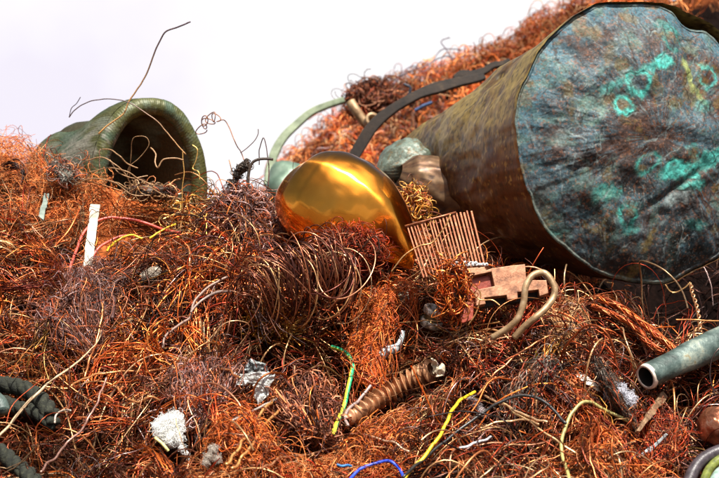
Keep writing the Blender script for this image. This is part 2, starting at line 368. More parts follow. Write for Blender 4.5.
# --- end plate
rr = np.concatenate([np.linspace(0.002, .93, 270), np.linspace(.933, 1.0, 34)]); th = np.linspace(0, 2 * np.pi, 800, endpoint=False)
RRm, THm = np.meshgrid(rr, th, indexing='ij')
edge = rim_scale(THm) - dent(THm) * sstep(.55, 1, RRm)
rad = RRm * RD * edge
uu = RRm * np.cos(THm); vv = RRm * np.sin(THm)
ppx = 644 + 137 * uu; ppy = 141 - 141 * vv          # rough place in the photo, used for the stains
n_edge = fbm(np.stack([THm * 9, RRm * 3, 0 * uu], -1), 3)
dome = .05 * (1 - RRm ** 2.6)
q3 = np.stack([uu, vv, 0 * uu], -1)
wrk = fbm(np.stack([THm * 6 + 1.5 * fbm(q3 * 2 + 8, 2), RRm * 1.6, 0 * uu], -1) + 40, 4)
dome = dome + (wrk - .5) * .0065 * sstep(.25, .7, RRm) * (1 - RRm ** 8) * (.3 + 1.4 * sstep(.4, .6, fbm(q3 * 2.5 + 60, 3))) + (fbm(q3 * 3.2 + 4, 3) - .5) * .034 * (1 - RRm ** 4) + (fbm(q3 * 11, 3) - .5) * .006
crease = np.exp(-((vv - (-.28 + .62 * (uu - .25))) / .035) ** 2) * sstep(-.5, -.1, uu)
crease = crease * sstep(-.15, 0, uu) * sstep(.42, .2, uu)
dome = dome - crease * .005
dome = np.where(RRm > .97, dome + .0025 * (.4 + n_edge) * np.sin((RRm - .97) / .03 * np.pi), dome)
DP = E + rad[..., None] * (np.cos(THm)[..., None] * bu + np.sin(THm)[..., None] * bv) - dome[..., None] * ax
n1 = fbm(q3 * 4 + 1, 5); n2 = fbm(q3 * 9 + 7, 5); n3 = fbm(q3 * 30 + 3, 4)
stre = fbm(np.stack([THm * 14, RRm * 2.5, 0 * uu], -1) + 9, 4)
brown = np.array([.105, .052, .038]); rust = np.array([.22, .085, .04]); blue = np.array([.095, .205, .255]); teal = np.array([.12, .72, .60]); grn = np.array([.16, .26, .20]); dark = np.array([.022, .017, .014]); pale = np.array([.45, .52, .50]); ochre = np.array([.26, .16, .035])
def mixc(c, k, w): return c + (k - c) * np.clip(w, 0, 1)[..., None]
c = np.broadcast_to(brown, uu.shape + (3,)).copy()
st2 = fbm(np.stack([np.cos(THm) * 20, np.sin(THm) * 20, RRm * 6.0], -1) + 19, 5) ; c = mixc(c, rust * .8, sstep(.48, .66, n2) * .6)
c = mixc(c, blue, sstep(.42, .72, n1 * .6 + .3 * n2 + .1 + .55 * (st2 - .5)) * .75); c = mixc(c, dark, sstep(.54, .64, st2) * sstep(.2, .5, RRm) * .45); c = mixc(c, blue * 1.5, sstep(.56, .68, 1 - st2) * sstep(.2, .5, RRm) * .5)
band = sstep(.72, .93, RRm + (n2 - .5) * .25) * sstep(-.45, .15, vv + .35 * (uu < 0) * 0 + .3 * n1 - .1)
c = mixc(c, blue * 1.15, band * .8 * sstep(.3, .5, n2 + .15))
c = mixc(c, dark, sstep(.58, .68, fbm(q3 * 16 + 51, 4)) * .3)
c = mixc(c, grn, sstep(.52, .68, n2 * .6 + stre * .4) * .6)
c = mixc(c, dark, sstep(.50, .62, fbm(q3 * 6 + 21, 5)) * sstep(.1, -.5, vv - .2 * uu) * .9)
c = mixc(c, dark, sstep(-.62, -.82, vv + (n1 - .5) * .3) * .75)  # bottom darkened: shade under the domed end put into the colour
c = mixc(c, ochre, sstep(.60, .72, fbm(q3 * 8 + 33, 4)) * .55)
spk = fbm(q3 * 70, 2); c = mixc(c, rust * 1.6, sstep(.62, .72, spk) * .5); c = mixc(c, pale * .7, sstep(.68, .76, fbm(q3 * 85 + 9, 2)) * .5 * sstep(.4, .55, n1))
jx = (n2 - .5) * 10 + (n3 - .5) * 7; jy = (fbm(q3 * 8 + 71, 4) - .5) * 10 + (fbm(q3 * 26 + 5, 2) - .5) * 7; brk = sstep(.32, .55, fbm(q3 * 13 + 91, 4))
def ring(x, y, rx, ry, wd, k, a, rot=0):
    ca, sa = math.cos(R(rot)), math.sin(R(rot))
    X = (ppx + jx - x); Y = (ppy + jy - y); X, Y = X * ca + Y * sa, -X * sa + Y * ca
    d = np.sqrt((X / rx) ** 2 + (Y / ry) ** 2)
    return mixc(c, k, a * np.exp(-((d - 1) / wd) ** 2) * (.25 + .75 * brk))
def blob(x, y, rx, ry, k, a, rot=0):
    ca, sa = math.cos(R(rot)), math.sin(R(rot))
    X = (ppx + jx * .8 - x); Y = (ppy + jy * .8 - y); X, Y = X * ca + Y * sa, -X * sa + Y * ca
    d = np.sqrt((X / rx) ** 2 + (Y / ry) ** 2)
    return mixc(c, k, a * .8 * sstep(1.35, .45, d + (n3 - .5) * 1.2))
for a in [(700, 161, 24, 8, teal, .95, -20), (665, 175, 20, 9, teal, .9, -12), (719, 152, 16, 8, teal, .9, -25), (651, 65, 12, 7, teal, .85, -25), (635, 72, 12, 6, teal, .6, -30), (591, 195, 14, 10, teal * .7, .7, 0),
          (663, 203, 17, 5, pale, .8, -15), (680, 190, 14, 4, teal, .7, -15), (617, 230, 9, 6, teal * .6, .6, 0), (687, 227, 10, 6, teal * .6, .6, 0), (576, 110, 16, 8, grn * 1.4, .6, 10), (546, 143, 10, 8, pale * .8, .55, 0),
          (681, 76, 4, 17, np.array([.50, .55, .16]), .9, -8), (692, 100, 3, 12, np.array([.35, .42, .14]), .7, -25), (639, 239, 3.5, 13, ochre, .9, 30), (600, 60, 6, 14, ochre, .5, 20), (528, 200, 10, 13, dark, .85, 0), (535, 190, 9, 6, pale * .6, .6, 30),
          (525, 232, 6, 9, pale * .55, .7, 30), (600, 92, 14, 5, teal * .8, .6, -20), (695, 110, 10, 7, teal * .6, .5, 0), (545, 235, 16, 5, teal * .5, .5, -25), (570, 220, 16, 5, blue, .5, -25), (665, 25, 14, 6, teal * .7, .5, 10), (690, 45, 10, 10, grn, .6, 10)]:
    c = blob(*a)
for a in [(608, 109, 9, 8, .28, teal * 1.1, .95), (625.6, 88, 10, 11, .25, teal, .9), (651, 65, 9, 7, .35, teal * 1.15, .8), (614, 217, 7.5, 7.5, .3, teal * .8, .85), (624, 207, 3, 3, .5, teal * .8, .8), (631, 166, 13, 9, .22, teal * .7, .8, -30), (660, 173, 9, 7, .35, teal * 1.15, .9),
          (676, 176, 8, 7, .35, teal * 1.1, .9), (704, 78, 9, 11, .2, teal, .6), (579, 112, 9, 15, .2, grn * 1.5, .6, 15), (668, 40, 9, 12, .25, teal * .5, .6), (678, 152, 7, 6, .3, teal * .6, .6), (560, 170, 12, 8, .2, grn, .4)]:
    c = ring(*a)
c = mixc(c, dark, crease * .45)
for k in range(210):     # dents and scratches
    x, y, l_, ro = rng.uniform(520, 719), rng.uniform(15, 255), rng.uniform(5, 15), rng.choice([-75, -60, 60, -20, -15, 70]) + rng.normal() * 10
    c = blob(x, y, l_, 1.0, (pale * .7 if k % 3 == 0 else dark), .8, ro)
edgew = sstep(.955, .985, RRm)
c = mixc(c, np.array([.20, .22, .18]), edgew * sstep(.4, .6, n2) * .8)
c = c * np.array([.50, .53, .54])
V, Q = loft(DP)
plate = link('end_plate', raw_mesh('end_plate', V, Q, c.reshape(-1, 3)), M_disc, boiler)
# --- body
sN = 220; ss = np.linspace(-.012, 1, sN); tb = np.linspace(0, 2 * np.pi, 460, endpoint=False)
Sm, Tm = np.meshgrid(ss, tb, indexing='ij')
Lb = np.linalg.norm(Nn - E)
prof = lerp(RD * 1.0, .110, np.clip(Sm, 0, 1))
wgt = sstep(.25, 0, Sm)
radb = prof * (1 + (rim_scale(Tm) - 1) * wgt + .004)
q = np.stack([np.cos(Tm) * 1.3, np.sin(Tm) * 1.3, Sm * 2.2], -1)
radb = radb + ((fbm(q * 1.6 + 3, 3) - .5) * .035 + (fbm(q * 6, 3) - .5) * .008) * sstep(0, .25, Sm)
# large scalloped dent on the flank that faces the camera-left
dd = sstep(.50, .74, Sm + .06 * np.sin(Tm * 3)) * np.exp(-((Tm - R(218)) / R(46)) ** 2)
radb = np.maximum(radb - .085 * dd, .03)
BP = E + Sm[..., None] * (Nn - E) + radb[..., None] * (np.cos(Tm)[..., None] * bu + np.sin(Tm)[..., None] * bv)
q = np.stack([np.cos(Tm) * 1.3, np.sin(Tm) * 1.3, Sm * 5.0], -1) * (1 - .25 * Sm[..., None])
nb = fbm(q * 3, 5); nb2 = fbm(q * 11 + 8, 4); nstr = fbm(q * 5 + 3, 4)
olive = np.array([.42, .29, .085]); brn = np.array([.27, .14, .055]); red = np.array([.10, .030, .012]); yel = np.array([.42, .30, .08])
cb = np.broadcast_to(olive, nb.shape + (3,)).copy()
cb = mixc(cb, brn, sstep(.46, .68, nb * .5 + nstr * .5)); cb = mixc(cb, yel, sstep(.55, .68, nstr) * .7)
cb = mixc(cb, red, sstep(.30, -.20, np.sin(Tm) + (nb - .5) * 1.2) * .92)  # red-brown copper below, darkened further to put underside shade into the colour
cb = mixc(cb, dark, sstep(.60, .72, nb2) * .35); nb3 = fbm(q * 34 + 3, 4); cb = cb * (.62 + .40 * nb3)[..., None]; cb = mixc(cb, brn * .5, sstep(.52, .57, nb * .6 + nb2 * .4) * .7); cb = mixc(cb, yel, sstep(.60, .63, nb2 * .5 + nb3 * .5) * .6); cb = mixc(cb, dark, sstep(.60, .64, fbm(q * 24 + 61, 3)) * .6)
cb = mixc(cb, np.array([.40, .42, .34]), sstep(.66, .74, nb2 * .5 + nb * .5) * .6)
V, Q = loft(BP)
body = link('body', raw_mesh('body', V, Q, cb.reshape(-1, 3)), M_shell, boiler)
# --- crumpled shoulder at the narrow end, and its greenish cap
def boiler_collar(name, c0, c1, radii, cols, mat, seed, amp, K=96, sq=.85):
    a2 = nrm(c1 - c0); u2 = nrm(np.cross(a2, [0, 0, 1.0])); v2 = np.cross(u2, a2)
    if v2[2] < 0: v2 = -v2
    n = 40; t = np.linspace(0, 1, n); r_ = np.interp(t, np.linspace(0, 1, len(radii)), radii)
    T2, A2 = np.meshgrid(t, np.linspace(0, 2 * np.pi, K, endpoint=False), indexing='ij')
    qq = np.stack([np.cos(A2) * 1.2, np.sin(A2) * 1.2, T2 * 1.8], -1) + seed
    r2 = r_[:, None] * (1 + (fbm(qq * 1.5, 3) - .5) * amp + (fbm(qq * 6, 3) - .5) * amp * .15)
    P = c0 + (T2 * np.linalg.norm(c1 - c0))[..., None] * a2 + r2[..., None] * (np.cos(A2)[..., None] * u2 + sq * np.sin(A2)[..., None] * v2)
    nz = fbm(qq * 4, 4); cc = mixc(np.broadcast_to(cols[0], nz.shape + (3,)).copy(), cols[1], sstep(.4, .6, nz)); cc = mixc(cc, cols[2], sstep(.55, .7, fbm(qq * 9 + 4, 4)))
    V, Q = loft(P); return link(name, raw_mesh(name, V, Q, cc.reshape(-1, 3)), mat, boiler)
boiler_collar('shoulder', W(478, 206, 2.52), W(398, 174, 2.48), [.098, .106, .098, .096, .088, .076, .064, .056, .050, .02], [np.array([.11, .055, .026]), np.array([.17, .10, .05]), np.array([.05, .03, .022])], M_shell, 5.0, .3)
boiler_collar('neck_cap', W(414, 164, 2.55), W(378, 172, 2.50), [.055, .056, .054, .048, .036, .022, .002], [np.array([.07, .085, .06]), np.array([.12, .155, .125]), np.array([.10, .07, .03])], M_patina, 9.0, .35)
KEEP.append((E + ax * .1, Nn, RD * .95, .10)); KEEP.append((E + ax * .19, E + ax * .2, RD * .95, RD*.95)); KEEP.append((Nn, W(385, 172, 2.62), .11, .06))

# ================================================================ GREEN TANK AT LEFT
tank = thing('green_tank', None, 'open crumpled green copper tank with a ribbed rolled rim, half sunk in the orange wool', 'tank')
tc_ = W(149, 189, 2.44); tn = nrm(np.array([.42, -.90, -.06])); tu = nrm(np.cross([0, 0, 1.0], tn)); tv = np.cross(tn, tu)
if tu[0] < 0: tu = -tu
KT = 900; at = np.linspace(0, 2 * np.pi, KT, endpoint=False)
def tank_ring(rx, ry, ofs, cen, rib=0, wv=0):
    se = 2.0
    x = np.sign(np.cos(at)) * np.abs(np.cos(at)) ** (2 / se); y = np.sign(np.sin(at)) * np.abs(np.sin(at)) ** (2 / se)
    rb = 1 + rib * (np.sin(at * 165 + 3.0 * np.sin(at * 5)) * .5 + np.sin(at * 57 + 1) * .5) + wv * (fbm(np.stack([np.cos(at) * 2, np.sin(at) * 2, at * 0 + ofs * 20], -1), 3) - .5)
    return cen + (rx * rb * x)[:, None] * tu + (ry * rb * y)[:, None] * tv + tn * ofs
back = nrm(np.array([-.90, .46, -.12]))
RX, RY = .104, .157
def tsh(rings, name, cols_fn, mat):
    P = np.stack(rings); V, Q = loft(P); cc = cols_fn(P)
    return link(name, raw_mesh(name, V, Q, cc.reshape(-1, 3)), mat, tank)
def tcol(P):
    nz = fbm(P * 22, 5); n_ = fbm(P * 70 + 5, 4)
    st = .5 + .5 * np.sin(at * 165 + 3.0 * np.sin(at * 5))[None]
    cc = mixc(np.broadcast_to(np.array([.14, .16, .055]), nz.shape + (3,)).copy(), np.array([.10, .18, .13]), sstep(.42, .6, nz) * sstep(-.6, .6, -np.cos(at)[None] + .8 * np.sin(at)[None]))
    cc = mixc(cc, np.array([.30, .25, .06]), sstep(.45, .7, np.sin(at)[None] * -.4 + np.cos(at)[None] * .5 + (nz - .5)) * .7)
    cc = mixc(cc, np.array([.28, .40, .36]), sstep(.55, .7, n_) * .6 * (.4 + .6 * st))
    cc = cc * (.85 + .28 * st)[..., None]
    cc = mixc(cc, np.array([.45, .47, .46]), np.exp(-((at[None] - R(148)) / R(14)) ** 2) * sstep(.38, .6, n_) * .9)
    return cc * np.array([.52, .47, .38])
lip = []
for k in range(15):
    f = k / 14 * np.pi * 1.05
    lip.append(tank_ring(RX - .012 - .015 * math.cos(f), RY - .012 - .015 * math.cos(f), .016 * math.sin(f), tc_, .006 * math.sin(f), .05))
tsh(lip, 'rolled_rim', tcol, M_patina)
ins = []
for k in range(14):
    t = k / 13
    ins.append(tank_ring((RX - .026) * (1 + .22 * t - .6 * max(0, t - .75) / .25 * 1.5), (RY - .026) * (1 + .1 * t - .6 * max(0, t - .75) / .25 * 1.5), 0, tc_ + back * .20 * t, 0, .05))
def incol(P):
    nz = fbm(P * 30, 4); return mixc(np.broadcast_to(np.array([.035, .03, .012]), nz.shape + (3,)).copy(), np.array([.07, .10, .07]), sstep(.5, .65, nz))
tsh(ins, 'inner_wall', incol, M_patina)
outr = []
for k in range(26):
    t = k / 25
    sc = 1 - .18 * t - .78 * sstep(.55, 1.02, t) ** 1.4
    outr.append(tank_ring((RX + .003) * sc * (1 + .10 * math.sin(t * 3)), (RY + .003) * sc * (1 - .26 * t + .05 * math.sin(t * 14)), -.004 + .0015 * math.sin(k * 1.7), tc_ + back * .27 * t, .003 * (1 - t), .07 + .09 * t))
tsh(outr, 'shell', lambda P: tcol(P) * .7, M_patina)
KEEP.append((tc_, tc_ + back * .17, .085, .07))

# ================================================================ POLISHED BRASS FLOAT
ctr = spline([(290, 177), (299, 185), (315, 195), (335, 206), (358, 220), (380, 236), (398, 252), (412, 269)], 70)
rpx = np.interp(np.linspace(0, 1, 70), [0, .01, .025, .05, .09, .15, .22, .33, .44, .55, .67, .78, .89, .96, 1], [.4, 11, 19, 27, 36, 45, 51, 56, 57.5, 55, 47, 34, 19, 9, .4])
rpx[5:-3] = np.convolve(np.pad(rpx, 2, mode='edge'), np.ones(5) / 5, 'valid')[5:-3]
dB = np.linspace(2.25, 2.19, 70)
BC = W(ctr[:, 0], ctr[:, 1], dB); Tn, Un, Bn = frames(BC[None]); Tn, Un, Bn = Tn[0], Un[0], Bn[0]
ab = np.linspace(0, 2 * np.pi, 96, endpoint=False)
rw = rpx * 2.2 / F
lump = 1 + (fbm(np.stack([np.cos(ab)[None] * 1.1 + 0 * rw[:, None], np.sin(ab)[None] * 1.1 + 0 * rw[:, None], np.linspace(0, 2, 70)[:, None] + 0 * ab[None]], -1) + 2, 2) - .5) * .16
_lq = np.stack([np.cos(ab)[None] * 1.1 + 0 * rw[:, None], np.sin(ab)[None] * 1.1 + 0 * rw[:, None], np.linspace(0, 2, 70)[:, None] + 0 * ab[None]], -1)
lump = lump + (fbm(_lq * 3.2 + 8, 3) - .5) * .045
BR = BC[:, None] + (rw[:, None] * lump)[..., None] * (np.cos(ab)[None, :, None] * Un[:, None] + np.sin(ab)[None, :, None] * Bn[:, None])
fq = Vector(nrm(BC[-1] - BC[0])).to_track_quat('Z', 'Y'); fM = fq.to_matrix().to_4x4(); fM.translation = Vector(BC[25]); fi = np.array(fM.inverted())
V, Q = loft(BR); V = V @ fi[:3, :3].T + fi[:3, 3]
fl = link('brass_float', raw_mesh('brass_float', V, Q), M_gold); fl.matrix_world = fM
tag(fl, 'polished golden brass bulb, pear shaped, resting on wire in front of the boiler', 'brass bulb')
KEEP.append((BC[14], BC[38], .076, .084)); KEEP.append((BC[38], BC[66], .080, .02))

# ================================================================ FINNED HEAT SINK AND ITS STAMPED PLATE
d0 = 2.06
sink = thing('heat_sink', None, 'copper heat sink with a comb of upright fins and a notched stamped base plate', 'heat sink')
un = nrm(np.array([.10, -.93, .36]))
def onpl(px, py, d=d0):      # pixel on the sink plane through (480,268)
    o = W(480, 268, d0); ray = W(px, py, 1.0) - np.array([0, 0, CAMZ]); c0 = np.array([0, 0, CAMZ])
    t = np.dot(o - c0, un) / np.dot(ray, un); return c0 + ray * t
nf = 19
for i in range(nf):
    t = i / (nf - 1)
    top = np.array([lerp(407, 471, t), lerp(225, 210, t ** .9)]); bot = np.array([lerp(424, 484, t), lerp(278, 264, t)])
    a, b = onpl(*(top + rng.normal(0, .45, 2))), onpl(*(bot + rng.normal(0, .3, 2)))
    e = nrm(b - a); sx = nrm(np.cross(e, un)); w_ = .0012 + .0002 * math.sin(i * 2.1) + (.0003 if i > 10 else 0)
    dz_ = .028
    sh = sx * (random.uniform(-.0008, .0008))
    f = [a - sx * w_ + sh, a + sx * w_ + sh, b + sx * w_, b - sx * w_]
    bk = [v + np.array([.002, .028, -.004]) for v in f]
    me = bpy.data.meshes.new('fin'); me.from_pydata([tuple(v) for v in f + bk], [], [(0, 1, 2, 3), (7, 6, 5, 4), (1, 0, 4, 5), (2, 1, 5, 6), (3, 2, 6, 7), (0, 3, 7, 4)]); me.update()
    o = link('fin', me, M_fin, sink); md = o.modifiers.new('bevel', 'BEVEL'); md.width = .0005; md.segments = 2
tube('top_bar', np.stack([onpl(405, 226.5) + un * .001, onpl(440, 217) + un * .001, onpl(456, 212.5) + un * .001]), .0017, M_fin, 6, parent=sink)
O = onpl(480, 268); ux = nrm(onpl(520, 264) - onpl(440, 271)); uy = nrm(np.cross(un, ux));
def pl(pts): return [(float(np.dot(onpl(*p) - O, ux)), float(np.dot(onpl(*p) - O, uy))) for p in pts]
prism('base_plate', pl([(440, 271.5), (484, 267.5), (486, 271), (491, 269.3), (508, 266.8), (524.6, 265), (526, 281), (534, 281), (546, 281), (548, 294), (539, 297), (538, 290.5), (517, 293), (517.5, 299.4), (507, 300.8), (506, 296), (484, 298.6), (485.4, 304.8), (475.8, 306.4), (474.5, 291), (494, 287), (491, 272.5), (462, 279), (440, 282)]), .012, M_cop, O + un * .004, ux, uy, un, sink)
prism('recessed_bracket', pl([(446, 281), (490.5, 273), (494.5, 286.5), (475, 292), (474, 318), (463, 322), (452, 305)]), .006, M_copred, O - un * .006, ux, uy, un, sink)
prism('base_block', pl([(478, 292), (547, 283), (546, 295), (480, 305)]), .010, M_black, O - un * .0125, ux, uy, un, sink)
# white crust along the foot of the fins
cv = []; 
fz = [] 
ico = bpy.data.meshes.new('tmp')
def lumps(pts, r0, amp=.35, seg=7):
    Vs, Qs, base = [], [], 0
    for p in pts:
        n = seg; t = np.linspace(0.02, np.pi - .02, n); a = np.linspace(0, 2 * np.pi, n + 2, endpoint=False)
        Tq, Aq = np.meshgrid(t, a, indexing='ij'); D = np.stack([np.sin(Tq) * np.cos(Aq), np.sin(Tq) * np.sin(Aq), np.cos(Tq)], -1)
        r_ = (p[3] if len(p) > 3 else r0) * (1 + (vnoise(D * 1.7 + rng.random(3) * 40) - .5) * 2 * amp)
        v, qd = loft(np.asarray(p[:3]) + D * r_[..., None]); Vs.append(v); Qs.append(qd + base); base += len(v)
    return np.concatenate(Vs), np.concatenate(Qs)
pts = []
for k in range(90):
    px = rng.uniform(448, 487); py = 268.5 - .07 * (px - 448) - abs(rng.normal()) * 3.2 * math.exp(-((px - 465) / 11) ** 2) - rng.uniform(0, 1.3)
    pts.append(tuple(onpl(px, py) + un * rng.uniform(.002, .006)) + (rng.uniform(.0008, .0021),))
V, Q = lumps(pts, .002)
link('white_crust', raw_mesh('white_crust', V, Q, np.full((len(V), 3), .62)), M_cotton, sink)
fc = bpy.data.curves.new('stamp', 'FONT'); fc.body = '0460058'; fc.size = .0076; fc.extrude = .0001; fc.space_character = 1.1
fo = bpy.data.objects.new('stamp_tmp', fc); COL.objects.link(fo); bpy.context.view_layer.update()
sm = bpy.data.meshes.new_from_object(fo.evaluated_get(bpy.context.evaluated_depsgraph_get())); bpy.data.objects.remove(fo)
so = link('stamped_number', sm, M_stamp, sink)
from mathutils import Matrix
pO = onpl(495.5, 279.5) + un * .0043
tx = nrm(onpl(522, 275.5) - onpl(495.5, 279.2)); ty = nrm(np.cross(un, tx))
so.matrix_world = Matrix(((tx[0], ty[0], un[0], pO[0]), (tx[1], ty[1], un[1], pO[1]), (tx[2], ty[2], un[2], pO[2]), (0, 0, 0, 1)))
KEEP.append((onpl(430, 240), onpl(480, 240), .018, .018)); KEEP.append((onpl(495, 285), onpl(540, 285), .012, .012))
CLEAR.append((spline([(455, 240), (475, 240), (478, 260)], 20), 14, np.full(20, 2.06))); CLEAR.append((spline([(478, 285), (540, 280)], 20), 12, np.full(20, 2.06)))

# ================================================================ OTHER SOLID SCRAP
# bent loop of tube
lp = path([(492, 338), (508, 328), (518, 318), (523.5, 303), (525.5, 287), (531, 277), (538, 273), (545, 273.5), (551, 280), (554.8, 290), (552, 300), (544, 310), (534, 318.5), (524, 327), (514, 338)], d=[1.99, 1.98, 1.985, 2.0, 1.99, 1.97, 1.98], n=90, clear=5)
tag(tube('bent_tube', lp, .0048, M_bare, 12), 'tan copper tube bent into a narrow loop, leaning on the stamped plate', 'tube')
# green pipe with an open end
pipe = thing('copper_pipe', None, 'green tarnished pipe with a bright cut open end pointing left, under the boiler', 'pipe')
pa, pb = W(646, 377, 1.97), W(762, 322, 2.10)
pd = nrm(pb - pa); pu = nrm(np.cross(pd, [0, 0, 1.0])); pv = np.cross(pu, pd)
def circ(c_, r_, K=40, wob=0): 
    a = np.linspace(0, 2 * np.pi, K, endpoint=False); rr_ = r_ * (1 + wob * (fbm(np.stack([np.cos(a), np.sin(a), 0 * a + c_[0] * 18], -1) + 4, 2) - .5))
    return c_ + rr_[:, None] * (np.cos(a)[:, None] * pu + np.sin(a)[:, None] * pv)
rings = [circ(pa + pd * t, .0178 + .003 * sstep(.05, .10, t) + .003 * t, wob=.14) for t in np.linspace(0.002, .36, 40)]
V, Q = loft(rings); link('pipe_wall', raw_mesh('pipe_wall', V, Q), M_pipe, pipe)
rings = [circ(pa + pd * t, r_) for t, r_ in ((.16, .0143), (.0, .0143), (-.0012, .0146), (-.0016, .0160), (-.0012, .0180), (.002, .0187), (.005, .0184))]
V, Q = loft(rings[1:]); link('cut_rim', raw_mesh('cut_rim', V, Q), M_cut, pipe)
rings = [circ(pa + pd * t, .0142) for t in (.0005, .05, .12, .2)] + [circ(pa + pd * .2, .001)]
V, Q = loft(rings); link('bore', raw_mesh('bore', V, Q), M_black, pipe)
KEEP.append((pa, pb, .018, .028)); CLEAR.append((spline([(640, 377), (719, 343)], 20), 17, np.full(20, 1.97)))
def sheet(name, poly, mat, lift, amp, sc, parent=None, cols=None, n=26, thick=.0016, holes=0):
    """crumpled sheet: quad corners in photo pixels (a,b,c,d), real thickness"""
    a, b, c_, d_ = [np.asarray(p, float) for p in poly]
    s, t = np.meshgrid(np.linspace(0, 1, n), np.linspace(0, 1, n), indexing='ij')
    P2 = ((1 - s) * (1 - t))[..., None] * a + (s * (1 - t))[..., None] * b + (s * t)[..., None] * c_ + ((1 - s) * t)[..., None] * d_
    m = np.nanmin(hits([a[0], b[0], c_[0], d_[0], P2[n // 2, n // 2, 0]], [a[1], b[1], c_[1], d_[1], P2[n // 2, n // 2, 1]]))
    Wp = W(P2[..., 0], P2[..., 1], m - lift)
    Wp = Wp + np.array([.2, -1, .3]) * ((fbm(Wp * sc + 3, 3) - .5) * amp)[..., None] + (np.stack([fbm(Wp * sc * 1.5 + 9, 2), 0 * s, fbm(Wp * sc * 1.5 + 44, 2)], -1) - .5) * amp * .5
    V, Q = loft(Wp, False); me = raw_mesh(name, V, Q)
    o = link(name, me, mat, parent); md = o.modifiers.new('thickness', 'SOLIDIFY'); md.thickness = thick; md.offset = 0
    CLEAR.append((spline([(a + b) / 2, (c_ + d_) / 2], 20), np.linalg.norm(a - b) / 2 * .9, np.full(20, m - lift + .005)))
    return o
# corrugated tube
cor = thing('corrugated_hose', None, 'corrugated copper coloured hose lying diagonally, its pale torn end upper right', 'hose')
cp = path([(343, 421), (362, 409), (385, 395), (410, 381), (433, 370)], lift=.036, n=300, clear=15)
tt = np.linspace(0, 1, 300); rr_ = np.interp(tt, [0, .12, .5, 1], [.0085, .0125, .0150, .0160])
ph = tt * 15.2 * 2 * np.pi
rr_ = rr_ * (.86 + .17 * np.abs(np.sin(ph / 2)) ** .6 + .0)
# helical tilt of the corrugations
_, Uc, Bc = frames(cp[None]); Tc = nrm(np.gradient(cp, axis=0))
a = np.linspace(0, 2 * np.pi, 28, endpoint=False)
base_r = np.interp(tt, [0, .12, .5, 1], [.0085, .0125, .0150, .0160])
phi = tt[:, None] * 14.5 * 2 * np.pi + 1.3 * np.sin(a)[None]
rr2 = base_r[:, None] * (.60 + .52 * (.5 + .5 * np.cos(phi)) ** 1.3) * (1 + .05 * np.sin(a * 2 + 1)[None])
CP = cp[:, None] + rr2[..., None] * (np.cos(a)[None, :, None] * Uc[0][:, None] + np.sin(a)[None, :, None] * Bc[0][:, None])
V, Q = loft(CP); link('corrugated_wall', raw_mesh('corrugated_wall', V, Q), M_corr, cor)
ed = cp[-1]; edir = Tc[-1]
M_torn = mat_noise('pale_torn_metal', [(.3, (.30, .22, .13)), (.55, (.60, .50, .36)), (.75, (.80, .74, .62))], .2, .5, 160, 5, .8, 260, .002)
for q4 in ([(431, 358), (437, 361), (441, 372), (433, 374)], [(436, 366), (445, 364), (444, 376), (437, 376)]): sheet('torn_end', q4, M_torn, .058, .016, 90, cor, n=16, thick=.0012)
KEEP.append((cp[0], cp[-1], .010, .015))
# threaded coupling with two bright bands
def lathe(name, c_, axis, prof, mat, parent, K=36, sq=1):
    axis = nrm(np.asarray(axis, float)); u = nrm(np.cross(axis, [.3, .2, 1.0])); v = np.cross(axis, u); a = np.linspace(0, 2 * np.pi, K, endpoint=False)
    rg = [c_ + axis * t + r_ * (np.cos(a)[:, None] * u + sq * np.sin(a)[:, None] * v) for t, r_ in prof]
    V, Q = loft(rg); return link(name, raw_mesh(name, V, Q), mat, parent)
cc0 = S(431, 324, .020); cax = np.array([.26, -.30, .92])
cou = thing('pipe_coupling', None, 'short metal coupling with two bright silver bands, beside the heat sink', 'coupling')
lathe('lower_band', cc0, cax, [(-.004, .001), (-.004, .0150), (-.003, .0168), (.006, .0172), (.0075, .0160), (.0075, .012)], M_steel, cou)
lathe('barrel', cc0, cax, [(.004, .0135), (.020, .0135)], mat_noise('dark_brass', [(.3, (.05, .04, .02)), (.7, (.22, .18, .09))], .7, .4, 80, 4, .4, 200), cou)
lathe('upper_band', cc0, cax, [(.0175, .012), (.0175, .0172), (.0185, .0180), (.0255, .0178), (.0270, .0165), (.0270, .011), (.021, .0095), (.021, .001)], M_steel, cou)
KEEP.append((cc0, cc0 + nrm(cax) * .024, .016, .016)); CLEAR.append((spline([(428, 325), (436, 305)], 10), 9, np.full(10, cc0[1])))
# small chrome ferrule
fc0 = S(404, 299, .016); fax = np.array([.1, -.55, .8])
fer = thing('ferrule', None, 'small shiny round metal ferrule among dark wires left of the coupling', 'ferrule')
lathe('ferrule_body', fc0, fax, [(-.008, .001), (-.008, .009), (.004, .0105), (.010, .0088), (.0115, .006), (.008, .0048), (-.002, .0045)], M_steel, fer, 24)
lathe('ferrule_core', fc0, fax, [(.0065, .0045), (.0068, .001)], M_black, fer, 16)
CLEAR.append((spline([(401, 297), (407, 293)], 10), 8, np.full(10, 1.98)))
# crimp lug
lg = path([(373, 363), (380, 357), (387, 351), (394, 349), (399, 344), (402, 337), (403, 331)], lift=.020, n=50, clear=6)
lr = np.interp(np.linspace(0, 1, 50), [0, .12, .2, .55, .65, 1], [.004, .0045, .0075, .0070, .0045, .0035])
lug = thing('cable_lug', None, 'grey crimped cable lug with a narrow bent neck, left above the corrugated hose', 'cable lug')
tube('lug_body', lg, lr, M_lead, 10, parent=lug, flat=.55)
for k in (12, 19, 26): 
    o = lathe('crimp_ring', lg[k], lg[k + 1] - lg[k - 1], [(-.0018, .0060), (-.001, .0078), (.001, .0078), (.0018, .0060)], M_lead, lug, 16, .62)
